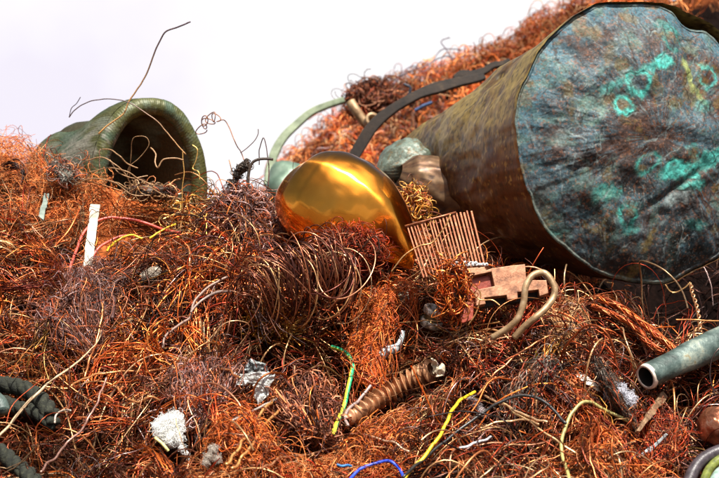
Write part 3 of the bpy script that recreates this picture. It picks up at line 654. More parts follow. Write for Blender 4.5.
# silvery crumpled knitted gauze
M_gauze = mat_noise('silver_gauze', [(.3, (.16, .15, .13)), (.5, (.50, .50, .47)), (.72, (.80, .80, .78))], .35, .45, 190, 3, .9, 420, .003)
gz = thing('metal_gauze', None, 'crumpled silvery knitted metal gauze folded into an arch on dark wires', 'gauze')
sheet('front_fold', [(229, 385), (262, 383), (272, 372), (236, 374)], M_gauze, .035, .018, 60, gz)
sheet('side_fold', [(253, 386), (260, 405), (268, 396), (274, 374)], M_gauze, .040, .020, 60, gz)
sheet('top_fold', [(236, 374), (252, 359), (266, 362), (273, 375)], mat_noise('dim_gauze', [(.35, (.05, .05, .045)), (.6, (.25, .27, .27)), (.8, (.6, .65, .68))], .5, .35, 150, 4, .8, 300, .003), .030, .02, 60, gz)
# white strip, grey strips
def slab(name, p0, p1, w0, w1, th, mat, label, cat, d=None, lift=.02, group=None, jag=.12):
    s = spline([p0, p1], 14)
    P = path([p0, p1], lift=lift, n=14, d=d, clear=max(w0, w1) * .65)
    Tn_ = nrm(np.gradient(P, axis=0)); sd = nrm(np.cross(Tn_, np.array([.15, -1, .25]))); nn = nrm(np.cross(sd, Tn_))
    w_ = np.linspace(w0, w1, 14)[:, None] * .5 * P[:, 1:2] / F
    w1_ = w_ * (1 + jag * rng.normal(size=(14, 1))); w2_ = w_ * (1 + jag * rng.normal(size=(14, 1)))
    cut = (rng.random(2) - .5) * .012
    A = P - sd * w1_; B = P + sd * w2_; B[-1] += Tn_[-1] * cut[0]; A[-1] -= Tn_[-1] * cut[0]; B[0] += Tn_[0] * cut[1] * .4
    rings = np.stack([A + nn * th, B + nn * th, B - nn * th, A - nn * th], 1)
    rings = np.concatenate([rings[:1].mean(1, keepdims=True).repeat(4, 1), rings, rings[-1:].mean(1, keepdims=True).repeat(4, 1)])
    V, Q = loft(rings); me = raw_mesh(name, V, Q, smooth=False)
    o = link(name, me, mat); md = o.modifiers.new('bevel', 'BEVEL'); md.width = .0008; md.segments = 2; md.limit_method = 'ANGLE'
    return tag(o, label, cat, group)
slab('plastic_strip', (95, 206), (87.5, 268), 9.5, 9, .003, M_wood, 'chalky white flat strip standing upright in the wool', 'strip', lift=.035, jag=.06)
slab('plastic_strip', (47, 194), (41, 219), 5.5, 6, .002, M_grey, 'short grey green strip stuck in orange wool below the tank', 'strip', lift=.03)
slab('copper_flat', (577, 374), (599, 389), 8, 5, .0015, M_cut, 'pale flat copper offcut, above the khaki wire', 'offcut', lift=.035)
slab('broken_lug', (664, 395), (637, 432), 9, 3, .003, mat_noise('brown_lug', [(.3, (.14, .07, .035)), (.7, (.40, .25, .14))], .4, .5, 90, 5, .6, 250, .002), 'brown tapering lug with a rounded tip, below the open pipe end', 'lug', lift=.05)
slab('metal_sliver', (633, 462), (651, 447), 3.5, 2.5, .001, M_lead, 'lower blue grey metal sliver of two on the red wool', 'sliver', lift=.03, group='blue grey slivers')
slab('metal_sliver', (649, 451), (667, 434), 4, 2.5, .001, M_lead, 'upper blue grey metal sliver of two on the red wool', 'sliver', lift=.03, group='blue grey slivers')

# rope at left edge
def rope(name, pts, r_, label, lift=.03, strands=3, turns=7):
    root = thing(name, None, label, 'rope', 'dark twisted ropes at the left edge')
    P = path(pts, lift=lift, n=120, clear=r_ * F / 2 * .9); _, U_, B_ = frames(P[None]); t = np.linspace(0, 1, 120)
    for k in range(strands):
        a_ = t * turns * 2 * np.pi + k * 2 * np.pi / strands
        tube('strand', P + (r_ * .5) * (np.cos(a_)[:, None] * U_[0] + np.sin(a_)[:, None] * B_[0]), r_ * .56, M_rope, 8, parent=root)
    KEEP.append((P[0], P[-1], r_ * .9, r_ * .9))
    return root
rope('rope', [(-30, 380), (0, 384), (22, 388), (40, 399), (52, 415)], .012, 'thick dark twisted rope curving over the tangle, topmost of three', turns=3)
rope('rope', [(-30, 404), (0, 402), (18, 408), (36, 412), (54, 424)], .0105, 'dark twisted rope tucked right under the thickest one', turns=3, lift=.02)
rope('rope', [(-30, 440), (0, 452), (14, 464), (30, 476), (40, 490)], .011, 'dark twisted rope in the bottom left corner', turns=3)
pe = path([(-14, 392), (-6, 398), (0, 404), (2, 412)], lift=.06, n=20)
tag(tube('tube_end', pe, .011, M_pipe, 14), 'grey green tube end poking in at the left edge beside the ropes', 'tube')

# copper vessel fragment and cables at lower right
sh = thing('copper_can', None, 'shiny crushed red copper can at the right edge under the green pipe', 'can')
c0 = W(716, 424, 1.93)
aa = np.linspace(0, 2 * np.pi, 60, endpoint=False); rg = []
for t in np.linspace(0, 1, 24):
    r_ = .030 * (np.sqrt(max(0, 1 - (1 - min(1, t * 2.2)) ** 2)) + .02)
    qq = np.stack([np.cos(aa) * 1.3, np.sin(aa) * 1.3, 0 * aa + t * 3], -1)
    rg.append(c0 + nrm(np.array([.75, .35, -.55])) * (t * .075 - .022) + (r_ * (1 + (fbm(qq * 1.6, 3) - .5) * .5))[:, None] * (np.cos(aa)[:, None] * nrm(np.array([.42, .35, .83])) + np.sin(aa)[:, None] * nrm(np.cross([.75, .35, -.55], [.42, .35, .83]))))
V, Q = loft(rg); link('can_wall', raw_mesh('can_wall', V, Q), mat_noise('crushed_copper', [(.3, (.16, .045, .02)), (.55, (.40, .15, .08)), (.78, (.7, .48, .36))], .8, .33, 55, 6, .5, 120, .004), sh)
KEEP.append((c0, c0 + nrm(np.array([.75, .35, -.55])) * .06, .026, .03)); CLEAR.append((spline([(712, 420), (722, 430)], 10), 20, np.full(10, 1.93)))
G_c = 'cut cable ends in the bottom right corner'
for pts, r_, colr, lab in (([(686, 492), (692, 474), (700, 462), (710, 455), (722, 450)], .0085, (.045, .035, .04), 'dark purple cable end in the bottom right corner, leftmost of three'),
                           ([(701, 494), (706, 476), (712, 466), (722, 458), (735, 452)], .006, (.13, .15, .03), 'yellow green cable in the bottom right corner, middle of three'),
                           ([(711, 496), (715, 482), (721, 473), (732, 467)], .008, (.23, .33, .28), 'grey green cable in the bottom right corner, rightmost of three')):
    tag(tube('cable_end', path(pts, lift=.05, n=30, clear=6), r_, M_plastic, 12, cols=colr), lab, 'cable', G_c)

# ---------------------------------------------------------------- insulated and other single wires
def wire(name, pts, r_, colr, mat, label, cat='wire', lift=.03, d=None, K=8, n=64, group=None, wob=0.004, clear=3.5, taper=None):
    P = path(pts, lift=lift, n=n, d=d, wob=wob, clear=clear); c_ = np.asarray(colr, float)
    if c_.ndim == 2: 
        t = np.linspace(0, 1, n); k = np.linspace(0, 1, len(c_)); c_ = np.stack([np.interp(t, k, c_[:, j]) for j in range(3)], -1)[None]
    r_ = r_ * (.84 if mat is M_plastic else 1)
    rad_ = r_ if taper is None else r_ * np.interp(np.linspace(0, 1, n), np.linspace(0, 1, len(taper)), taper)
    return tag(tube(name, P, rad_, mat, K, cols=c_, ), label, cat, group)
yg = thing('earth_wire', None, 'green and yellow striped earth wire arching over the tangle', 'wire')
P = path([(332, 347), (340, 349.5), (348, 355), (352.5, 364), (351, 376), (348, 389), (345, 403), (340, 416), (335, 428), (333, 436)], lift=.04, n=90, clear=4)
yc_ = np.array([.70, .66, .04]); gc_ = np.array([.02, .38, .17])
V, Q, _ = tube_geo(P, .0031, 12); kk = np.tile(np.arange(12), 90); seg = np.repeat(np.arange(90), 12)
msk = ((kk + (seg * .05).astype(int)) % 12) < 5
link('sheath', raw_mesh('sheath', V, Q, np.where(msk[:, None], yc_, gc_)), M_plastic, yg)
tube('copper_core', np.stack([P[1], P[0], P[0] + (P[0] - P[2]) * .6]), .0012, M_wire, 6, cols=(.75, .3, .1), parent=yg)
YEL = (.80, .52, .02); RED = (.62, .09, .06)
wire('insulated_wire', [(475, 392), (466, 396), (459, 401), (452, 410), (447, 422), (441, 434), (431, 448), (420, 462), (405, 478), (396, 488)], .0027, YEL, M_plastic, 'long bright yellow wire bent near its top, running down to the bottom edge', lift=.04)
wire('insulated_wire', [(107, 251), (114, 244), (123, 238), (132, 235.5), (143, 238.5)], .0020, YEL, M_plastic, 'short yellow wire arched beside the white strip', lift=.03)
wire('insulated_wire', [(150, 238), (158, 232.5), (167, 227.5), (176, 224)], .0017, YEL, M_plastic, 'short yellow wire end crossing the upper red wire', lift=.035)
wire('insulated_wire', [(536, 352), (537, 360), (537.5, 366), (536, 373)], .0022, (.72, .55, .03), M_plastic, 'tiny upright yellow wire end behind the black cable', lift=.03)
wire('insulated_wire', [(70, 268), (73, 258), (79, 242), (86, 230), (97, 221.5), (113, 217.5), (135, 220.5), (150, 225), (163, 229), (180, 232.5)], .0026, RED, M_plastic, 'long red wire arching behind the white strip', lift=.026)
wire('insulated_wire', [(92, 258), (99, 248.5), (107, 243), (119, 237.5), (128, 236), (134, 237)], .0026, RED, M_plastic, 'short red wire to the right of the white strip', lift=.022)
wire('insulated_wire', [(345, 486), (352, 477), (361, 469.5), (371, 464.5), (382, 461.5), (391, 461.5), (398, 467), (402, 474), (406, 486)], .0025, (.02, .06, .52), M_plastic, 'bright blue wire arching at the bottom edge', lift=.04)
wire('insulated_wire', [(337, 464), (342, 465.5), (347, 465), (351, 466.5)], .0022, (.02, .16, .40), M_plastic, 'tiny blue wire scrap left of the blue arch', lift=.035)
wire('insulated_wire', [(569, 482), (566, 467), (562, 455), (562.5, 438), (567, 423), (573, 411), (581, 402.5), (590, 401.5), (601, 407.5), (612, 414), (628, 421)], .0029, (.34, .29, .10), M_plastic, 'khaki wire bent like a hook in the lower right', lift=.045)
wire('black_cable', [(404, 477), (421, 462), (440, 445), (458, 431), (479, 415.5), (500, 402), (517, 396.5), (532, 397), (545, 403), (556, 412), (566, 423)], .0026, (.018, .016, .015), M_plastic, 'thin black cable curving through the lower middle', 'cable', lift=.04)
wire('grey_wire', [(348, 426), (345, 420), (347, 412), (352, 406), (358, 402), (365, 394), (371, 386)], .0022, (.33, .24, .22), M_dull, 'pinkish grey wire hooked at the lower end of the hose', lift=.05)
wire('pale_wire', [(460, 448), (467, 447), (474, 443), (485, 440), (491, 436)], .0017, (.55, .55, .56), M_dull, 'pale silver wire curl under the black cable', lift=.04)
wire('pale_wire', [(54, 423), (56, 416), (60, 412), (66, 410), (71, 411)], .0014, (.45, .36, .28), M_dull, 'short pale bent wire right of the ropes', lift=.045)
STRAW = (.52, .35, .20)
wire('straw_strand', [(-4, 440), (10, 424), (28, 402), (48, 383), (70, 368), (86, 355), (98, 340), (101, 330)], .0019, STRAW, M_dull, 'long straw coloured flat strand slanting up from the left edge', 'strand', lift=.05, taper=[1, 1.1, 1.2, .9, .6, .3])
wire('grey_strand', [(163, 348), (166, 336), (178, 325), (189, 318), (194, 303), (203, 292), (215, 283), (227, 277)], .0022, (.20, .12, .09), M_dull, 'grey brown strand winding up the middle of the left heap', 'strand', lift=.045)
wire('grey_strand', [(190, 312), (198, 304), (207, 297), (220, 292), (234, 291)], .0024, (.26, .19, .16), M_dull, 'thicker grey strand forking off to the right', 'strand', lift=.05, taper=[.6, .8, 1, 1])
wire('grey_strand', [(113, 318), (114, 302), (112, 290), (117, 281), (126, 278)], .0030, (.07, .03, .025), M_dull, 'short dark bent strand above the purple nest', 'strand', lift=.05)
wire('grey_strand', [(233, 420), (252, 411), (275, 401), (300, 391), (318, 384)], .0016, (.33, .28, .25), M_dull, 'straight thin grey strand right of the gauze', 'strand', lift=.05)
# wires against the sky
wire('sky_wire', [(99, 134), (112, 122), (124, 113), (129, 103), (135, 93), (147, 73), (157, 47), (165, 33), (178, 27), (191, 22)], .0013, [(.55, .30, .10), (.45, .24, .09), (.09, .05, .04), (.07, .04, .05)], M_dull, 'tall thin wire rising from the green tank into the sky', d=[2.30, 2.30, 2.3], clear=0)
wire('sky_wire', [(69, 117), (75, 110), (84, 104), (96, 100), (106, 98.5), (118, 99.5), (132, 104), (147, 114), (160, 124), (175, 142), (186, 154)], .0009, [(.16, .12, .12), (.14, .1, .1), (.5, .26, .09)], M_dull, 'fine wire arching over the top of the green tank', d=[2.34, 2.29, 2.28], clear=0)
wire('sky_wire', [(69, 117), (72, 108), (77, 103), (81, 97)], .0007, (.10, .08, .1), M_dull, 'very short fine wire above the tank, left end', d=[2.34, 2.34], clear=0)
sp = np.linspace(0, 1, 130); ang = sp * 5.2 * 2 * np.pi
crv = spline([(201, 130), (205, 122), (211, 119), (217, 116)], 130)
cj = 1 + .45 * np.sin(ang * .37 + 1) ; co = np.stack([crv[:, 0] + 4.3 * cj * np.cos(ang + .5 * np.sin(ang * .6)), crv[:, 1] + 5.0 * (1.2 - .3 * cj) * np.sin(ang) + 2 * np.sin(ang * .45)], -1)
tail = spline([(co[-1]), (224, 120), (229, 127), (233, 137), (237, 146), (241, 152), (244, 160)], 40)
al = np.concatenate([co, tail[1:]])
tag(tube('curly_wire', W(al[:, 0], al[:, 1], 2.36 + .012 * np.sin(np.linspace(0, 40, len(al)))), .0009, M_dull, 6, cols=(.30, .13, .06)), 'little curly copper spring of wire against the white sky', 'wire')
wire('sky_wire', [(258, 129.5), (257.5, 135), (253, 142), (247, 147.5), (241, 152)], .0008, (.14, .09, .09), M_dull, 'fine forked wire left of the dark twig', d=[2.33, 2.33], clear=0)
wire('sky_wire', [(259, 165), (259, 152), (260, 147), (263, 138), (265, 143), (268, 158), (269, 172), (268, 186)], .0009, (.10, .06, .06), M_dull, 'fine wire bent to a sharp peak over the dark twig', d=[2.28, 2.26], clear=0)
for p_, lab in (([(207, 208), (203, 197), (208, 188), (214, 184)], 'fine stray wire in the notch beside the green tank'), ([(229, 160), (232, 172), (236, 183), (240, 192)], 'fine dark stray wire left of the twig knot'), ([(222, 205), (226, 190), (231, 180)], 'fine stray wire at the foot of the notch'),
                ([(175, 175), (190, 172), (205, 182), (215, 196), (219, 215)], 'fine stray wire bowing out past the tank rim'), ([(182, 150), (184, 170), (182, 195), (184, 220)], 'thin gold wire hanging down the tank rim'), ([(192, 145), (197, 150), (196, 160), (193, 168), (198, 172), (200, 180)], 'crimped gold wire at the right side of the tank')):
    wire('stray_wire', p_, .0008, (.36, .16, .06) if 'gold' not in lab else (.65, .36, .10), M_wire, lab, d=[2.33, 2.31], clear=0)
# tan strands over the mouth of the tank
G_t = 'tan strands across the tank mouth'
for p_, r_, lab in (([(90, 172), (110, 168), (128, 172), (140, 180), (155, 186)], .0022, 'pale tan strand sagging across the tank mouth, lowest'), ([(86, 160), (103, 158), (116, 165), (127, 176), (133, 190)], .0024, 'tan strand curving down the left of the tank mouth'),
                ([(102, 150), (112, 150), (120, 156), (128, 163), (138, 168)], .0024, 'tan strand looping over the left rim of the mouth'), ([(150, 148), (156, 154), (155, 162), (158, 168), (163, 160), (175, 158), (183, 160)], .0026, 'pale forked strand standing in the tank mouth'),
                ([(128, 180), (131, 160), (133, 139), (140, 136), (147, 138), (149, 146), (139, 158), (130, 166), (127, 176)], .0013, 'reddish loop of thin wire inside the tank mouth'), ([(75, 184), (95, 178), (115, 183), (134, 195), (150, 196)], .002, 'tan strand at the foot of the tank, left'),
                ([(110, 160), (118, 172), (133, 178), (148, 176)], .0020, 'tan strand crossing the others in the mouth'), ([(125, 194), (138, 187), (152, 189), (166, 197)], .0022, 'curled tan strand under the mouth')):
    wire('tan_strand', p_, r_ * .45, (.30, .17, .08), M_dull, lab, 'strand', d=[2.30, 2.27, 2.28], group=G_t, clear=0)
# dark twig tangle
tw = thing('dark_twig', None, 'dark knotted twig like cable rising from the grey nest against the sky', 'twig')
tube('main_stem', path([(200, 216), (207, 209), (216, 202), (226, 194), (234, 186), (238, 177), (243, 168), (247, 160)], d=[2.30, 2.28, 2.28], n=50, clear=0, wob=.006), np.interp(np.linspace(0, 1, 50), [0, .5, 1], [.0024, .0034, .003]), M_dark, 8, parent=tw)
tube('bent_branch', path([(248, 196), (248, 184), (249, 172), (252, 163), (258, 159.3), (266, 158.5), (273, 159.5)], d=[2.26, 2.26], n=50, clear=0, wob=.003), np.interp(np.linspace(0, 1, 50), [0, .5, 1], [.0028, .0024, .0022]), M_dark, 8, parent=tw)
def knot():
    P = np.concatenate([clump(W(x, y, 2.275), 26, r_, 16, .0035, (60, 260), .4) for x, y, r_ in ((241, 169, .007), (246, 166, .006), (237, 175, .005), (234, 184, .006))])
    tube('knot', P, rng.uniform(.0005, .0012, len(P)), M_dark, 4, parent=tw)
# ---------------------------------------------------------------- things behind: hoops, lid, fitting, second nest
def band(name, pts, wpx, th, d, mat, label, cat='hoop', tilt=(.2, -1, .5)):
    P = path(pts, d=d, n=60, clear=0); T_ = nrm(np.gradient(P, axis=0)); sd = nrm(np.cross(T_, np.asarray(tilt))); nn = nrm(np.cross(sd, T_))
    w_ = (np.interp(np.linspace(0, 1, 60), np.linspace(0, 1, len(wpx)), wpx) * .5 * P[:, 1] / F)[:, None]
    rings = np.stack([P - sd * w_ + nn * th, P + sd * w_ + nn * th * .7, P + sd * w_ - nn * th, P - sd * w_ - nn * th * .7], 1)
    rings = np.concatenate([rings[:1].mean(1, keepdims=True).repeat(4, 1), rings, rings[-1:].mean(1, keepdims=True).repeat(4, 1)])
    V, Q = loft(rings); o = link(name, raw_mesh(name, V, Q, smooth=False), mat)
    md = o.modifiers.new('bevel', 'BEVEL'); md.width = .002; md.segments = 2; md.limit_method = 'ANGLE'
    return tag(o, label, cat)
band('iron_strap', [(352, 160), (360, 146), (370, 130), (380, 119), (393, 109), (408, 100), (422, 93), (437, 88), (455, 83), (474, 79), (484, 76)], [11, 12, 11, 9, 9, 12, 9, 8], .006, [2.85, 2.88, 2.95], M_strap, 'dark rusted strap curving in an arc behind the boiler', 'strap')
band('iron_strap', [(454, 79), (461, 74.5), (472, 75), (484, 71), (492, 66), (502, 64), (510, 61)], [5, 9, 7, 6, 5], .006, [2.98, 3.02], M_strap, 'short crumpled dark strap end resting on the boiler edge', 'strap')
band('copper_hoop', [(268, 186), (270, 170), (275, 152), (284, 137), (296, 125), (311, 112.5), (327, 105.5), (344, 100)], [9, 9, 8, 7, 6], .006, [3.10, 3.25], M_hoop, 'pale green hoop leaning on the far heap, left of the boiler', 'hoop')
lidP = W(290, 190, 2.9)
lid = link('copper_vessel', None or raw_mesh('copper_vessel', *lumps([tuple(lidP) + (.058,)], .058, .18, 28)), M_lid)
tag(lid, 'rounded verdigris copper piece peeping out behind the brass bulb', 'copper piece')
fit = thing('pipe_fitting', None, 'blurred tan pipe fitting with a round hole, behind the rusted strap', 'fitting')
fp = W(371, 121, 3.2)
lathe('socket', fp, [.25, -.9, .2], [(-.02, .014), (.01, .0165), (.014, .0165), (.014, .0095), (-.01, .009), (-.012, .001)], M_bare, fit, 28)
tube('stem', W(np.array([350, 357, 364, 368]), np.array([101, 112, 122, 126]), 3.22), .011, M_bare, 10, parent=fit)
wire('insulated_wire', [(404, 84), (410, 88), (408, 96), (405, 103)], .004, (.03, .035, .05), M_plastic, 'blurred dark wire end hooked over the far heap', d=[3.15, 3.15], clear=0)
wire('insulated_wire', [(415, 110), (424, 106), (432, 103)], .005, (.03, .06, .14), M_plastic, 'blurred blue plastic scrap under the rusted strap', d=[3.2, 3.2], clear=0)
for p_, lab in (([(392, 84), (405, 74), (420, 68), (433, 61), (446, 56), (453, 59)], 'blurred thin wire lying along the crest of the far heap'), ([(452, 60), (447, 50), (441, 42), (447, 38), (450, 38)], 'blurred thin wire hook above the far heap'), ([(405, 74), (400, 76), (412, 66), (424, 71), (440, 51), (452, 49), (462, 50)], 'blurred wire zigzag on the far heap crest')):
    wire('stray_wire', p_, .0017, (.12, .09, .11), M_dull, lab, d=[3.6, 3.75], clear=0)

# ================================================================ NESTS AND TUFTS
PAL = {
 'orange': [(.72, .24, .060), (.60, .17, .045), (.80, .33, .10), (.45, .12, .03)],
 'wool': [(.84, .36, .14), (.74, .28, .09), (.88, .42, .18), (.55, .17, .05)],
 'copper': [(.62, .20, .075), (.48, .13, .05), (.30, .075, .03), (.70, .32, .15), (.56, .18, .05)],
 'red':    [(.46, .085, .03), (.36, .06, .025), (.58, .15, .055), (.22, .035, .018)],
 'brown':  [(.20, .085, .05), (.13, .05, .032), (.34, .15, .085), (.08, .03, .022), (.45, .24, .15)],
 'dark':   [(.06, .028, .022), (.10, .042, .03), (.035, .018, .016), (.20, .10, .07)],
 'mauve':  [(.34, .20, .18), (.20, .10, .09), (.46, .32, .30), (.14, .06, .05), (.38, .15, .09), (.28, .12, .08)],
 'grey':   [(.13, .11, .09), (.26, .22, .18), (.06, .05, .04), (.20, .11, .07)],
 'gold':   [(.72, .42, .11), (.60, .30, .07), (.80, .54, .22), (.45, .20, .05)],
 'tan':    [(.66, .42, .22), (.55, .34, .18), (.75, .52, .32), (.40, .20, .09)],
}
def colours(pal, n, var=.2):
    p = np.asarray(PAL[pal]); p = p * (p / p.max(1, keepdims=True)) ** (.34 if pal not in ('grey', 'mauve') else .08); return p[rng.integers(0, len(p), n)] * (1 + rng.normal(0, var, (n, 1))).clip(.5, 1.6)
def grow(st, T, step, bend, wander, off, dir0=None, soft=12.0, pc=(.20, .26)):
    """strands wandering over the heap; st (N,3)"""
    N = len(st); p = st.copy(); hn = np.array([0, -.6, .8])
    d = nrm(rng.normal(size=(N, 3)) * np.array([1, .7, .55])) if dir0 is None else nrm(dir0 + rng.normal(size=(N, 3)) * .25)
    d = nrm(d - hn * ((d @ hn)[:, None] * .93))
    ax_ = nrm(rng.normal(size=(N, 3)) + hn * rng.choice([-1.3, 1.3], (N, 1))); bend = np.broadcast_to(np.asarray(bend, float), (N,))
    out = np.empty((N, T, 3)); out[:, 0] = p
    for t in range(1, T):
        ax_ = nrm(ax_ + rng.normal(size=(N, 3)) * wander)
        d = nrm(d + np.cross(ax_, d) * (bend * step)[:, None])
        hh = hgt(p[:, 0], p[:, 1]); e = p[:, 2] - hh - off
        pull = np.clip(-e * soft, -pc[0], pc[1])
        d = nrm(d + np.stack([0 * pull, -.35 * pull, pull], -1))
        p = p + d * step; out[:, t] = p
    return out
def clump(c_, n, rad, T, step, bend, wander, sq=(1, 1, 1)):
    c_ = np.asarray(c_); sq = np.asarray(sq); N = n
    p = c_ + nrm(rng.normal(size=(N, 3))) * (rad * rng.random((N, 1)) ** .4) * sq
    d = nrm(rng.normal(size=(N, 3))); ax_ = nrm(rng.normal(size=(N, 3))); b = rng.uniform(bend[0], bend[1], N)
    lim = rng.uniform(.65, 1.0, N) * np.where(rng.random(N) < .14, 1.7, 1)
    out = np.empty((N, T, 3)); out[:, 0] = p
    for t in range(1, T):
        ax_ = nrm(ax_ + rng.normal(size=(N, 3)) * wander); d = nrm(d + np.cross(ax_, d) * (b * step)[:, None])
        rel = (p - c_) / sq; r_ = np.linalg.norm(rel, axis=1) / lim; ov = np.clip((r_ / rad - .8) * 1.2, 0, .8)[:, None]
        d = nrm(d - nrm(rel) * ov); p = p + d * step; out[:, t] = p
    return out
def nest(name, px, py, rx, ry, n, r_, pal, label, cat, lift=.012, T=18, step=.006, bend=(40, 120), mat=None, K=3, deep=.6, d=None, wander=.35, core=(.06, .02, .01), var=.2):
    dd = hits([px], [py])[0] if d is None else d
    if dd != dd: dd = 2.35
    dd -= lift; sc = dd / F; c_ = W(px, py, dd)
    rad = rx * sc; sq = (1, deep, ry / rx)
    if d is None:
        L = clump(np.zeros(3), n, rad, T, step, bend, wander, (1, ry / rx / .72, deep * .62))
        hv = fbm(nrm(L[:, 0]) * 1.3 + px * .37 + 5, 3); L = L * (.55 + .95 * hv)[:, None, None]
        yy_ = c_[1] + L[..., 1] * .8; h0 = hgt(np.array([c_[0]]), np.array([c_[1]]))[0]
        P = np.stack([c_[0] + L[..., 0], yy_ - L[..., 2] * .55, c_[2] + (hgt(c_[0] + L[..., 0], yy_) - h0) + L[..., 2] * .83], -1)
    else:
        P = clump(c_, n, rad, T, step, bend, wander, sq)
    root = thing(name, None, label, cat)
    V, Q, C = tube_geo(P, r_ * rng.uniform(.7, 1.3, n), K, np.where(rng.random((n, 1)) < .68, colours(pal, n, var), np.where(rng.random((n, 1)) < .5, colours('copper', n), colours('brown', n))) * (.3 + .9 * sstep(.35, .6, fbm(P[:, 0] * 40, 2)))[:, None])
    o = link('fibres', raw_mesh(name, V, Q, C), mat or M_wool, root); o['kind'] = 'stuff'
    t = np.linspace(.02, np.pi - .02, 18); a = np.linspace(0, 2 * np.pi, 26, endpoint=False); Tq, Aq = np.meshgrid(t, a, indexing='ij')
    D = np.stack([np.sin(Tq) * np.cos(Aq), np.sin(Tq) * np.sin(Aq), np.cos(Tq)], -1)
    if d is None:
        L = D * np.array([1, ry / rx / .72, deep * .62]) * (rad * .85 * (.45 + .8 * fbm(D * 1.3 + px * .37 + 5, 3)))[..., None]; yy_ = c_[1] + L[..., 1] * .8
        CPt = np.stack([c_[0] + L[..., 0], yy_ - L[..., 2] * .55, c_[2] + (hgt(c_[0] + L[..., 0], yy_) - h0) + L[..., 2] * .83], -1)
    else: CPt = c_ + D * np.array(sq) * (rad * .74 * (1 + (fbm(D * 2.2 + px, 3) - .5) * .7))[..., None]
    V, Q = loft(CPt)
    link('matted_core', raw_mesh('matted_core', V, Q, np.broadcast_to(np.asarray(core), (len(V), 3))), M_wool, root)
    return root
OC = (.20, .055, .015)
nest('copper_wool', 371, 330, 17, 29, 900, .00055, 'orange', 'upright tuft of matted orange copper wool in the centre', 'copper wool', .035, core=OC, mat=M_wool)
nest('copper_wool', 350, 251, 36, 24, 1500, .00055, 'red', 'red orange pad of copper wool leaning against the brass bulb', 'copper wool', 0, core=(.16, .03, .01), d=2.14, deep=.22)
nest('copper_wool', 240, 432, 30, 24, 1000, .00055, 'orange', 'bright orange copper wool under the gauze', 'copper wool', .02, core=OC)
nest('copper_wool', 373, 440, 20, 17, 700, .0005, 'orange', 'small orange copper wool pad below the hose', 'copper wool', .025, core=OC)
nest('copper_wool', 587, 408, 27, 24, 900, .0006, 'copper', 'round copper wool ball behind the khaki wire', 'copper wool', .012, core=(.12, .03, .012), bend=(40, 140))
nest('copper_wool', 606, 448, 34, 20, 1100, .0006, 'orange', 'glowing orange wool clod right of the khaki wire', 'copper wool', .012, core=(.26, .06, .012))
nest('copper_wool', 656, 462, 24, 18, 700, .0006, 'red', 'red orange wool clod near the bottom right corner', 'copper wool', .012, core=(.22, .045, .01))
nest('copper_wool', 565, 300, 26, 16, 700, .0005, 'copper', 'loose copper wool beneath the boiler end, above a pale nest', 'copper wool', .03, core=(.12, .03, .012))
nest('wire_nest', 568, 334, 22, 30, 1000, .0005, 'tan', 'pale pinkish nest of fine wire right of the bent tube', 'wire nest', .025, core=(.09, .045, .03))
nest('wire_nest', 72, 325, 38, 36, 1700, .00045, 'mauve', 'large greyish purple nest of hair fine wire', 'wire nest', .025, core=(.07, .04, .04), bend=(25, 90))
nest('wire_nest', 97, 288, 30, 22, 800, .00045, 'mauve', 'purple grey nest at the foot of the white strip', 'wire nest', .015, core=(.07, .04, .04), bend=(25, 90))
nest('wire_nest', 196, 394, 26, 16, 700, .0005, 'mauve', 'small purple nest above the cotton tuft', 'wire nest', .022, core=(.08, .035, .03), bend=(50, 150))
nest('wire_nest', 210, 422, 26, 20, 700, .0006, 'mauve', 'brownish purple nest right of the cotton tuft', 'wire nest', .018, core=(.08, .035, .03), bend=(50, 150))
nest('wire_nest', 243, 211, 28, 24, 800, .0007, 'mauve', 'brown grey nest of wire under the dark twig', 'wire nest', .03, core=(.05, .025, .02), d=2.30)
nest('wire_nest', 262, 226, 26, 24, 700, .0006, 'mauve', 'grey purple nest left of the brass bulb', 'wire nest', .05, core=(.04, .02, .02))
nest('wire_nest', 310, 435, 28, 34, 700, .0009, 'brown', 'dark brown nest of thick curls left of the blue arch', 'wire nest', .022, core=(.035, .012, .008), bend=(60, 160))
nest('wire_nest', 615, 398, 16, 10, 500, .00045, 'grey', 'whitish fluffy nest left of the open pipe end', 'wire nest', .05, core=(.10, .10, .11))
nest('wire_nest', 530, 388, 26, 15, 700, .0007, 'grey', 'grey and black fibre bundle beneath the black cable', 'wire nest', .02, core=(.04, .035, .03), bend=(5, 40), mat=M_dull)
nest('wire_nest', 455, 292, 15, 36, 130, .0009, 'orange', 'loose orange hank of wire hanging over the left of the heat sink', 'wire nest', .03, core=(.05, .015, .006), bend=(5, 40), d=2.01, mat=M_wire)
nest('copper_wool', 413, 207, 16, 22, 500, .0008, 'gold', 'golden wool between the brass bulb and the boiler', 'copper wool', 0, core=(.2, .08, .015), d=2.36)
nest('far_nest', 372, 100, 26, 17, 700, .0011, 'brown', 'blurred rusty brown nest of wire on the far heap', 'wire nest', 0, core=(.07, .015, .01), d=3.3, step=.01, bend=(20, 70))
nest('wire_nest', 64, 172, 15, 18, 70, .0008, 'grey', 'grey dusty fibres hanging below the left of the tank', 'wire nest', .02, core=(.12, .12, .10), mat=M_dull)
nest('wire_nest', 150, 192, 34, 9, 60, .0009, 'tan', 'tan fibre tangle at the bottom of the tank mouth', 'wire nest', .03, core=(.05, .03, .02), d=2.34, mat=M_dull)
knot()
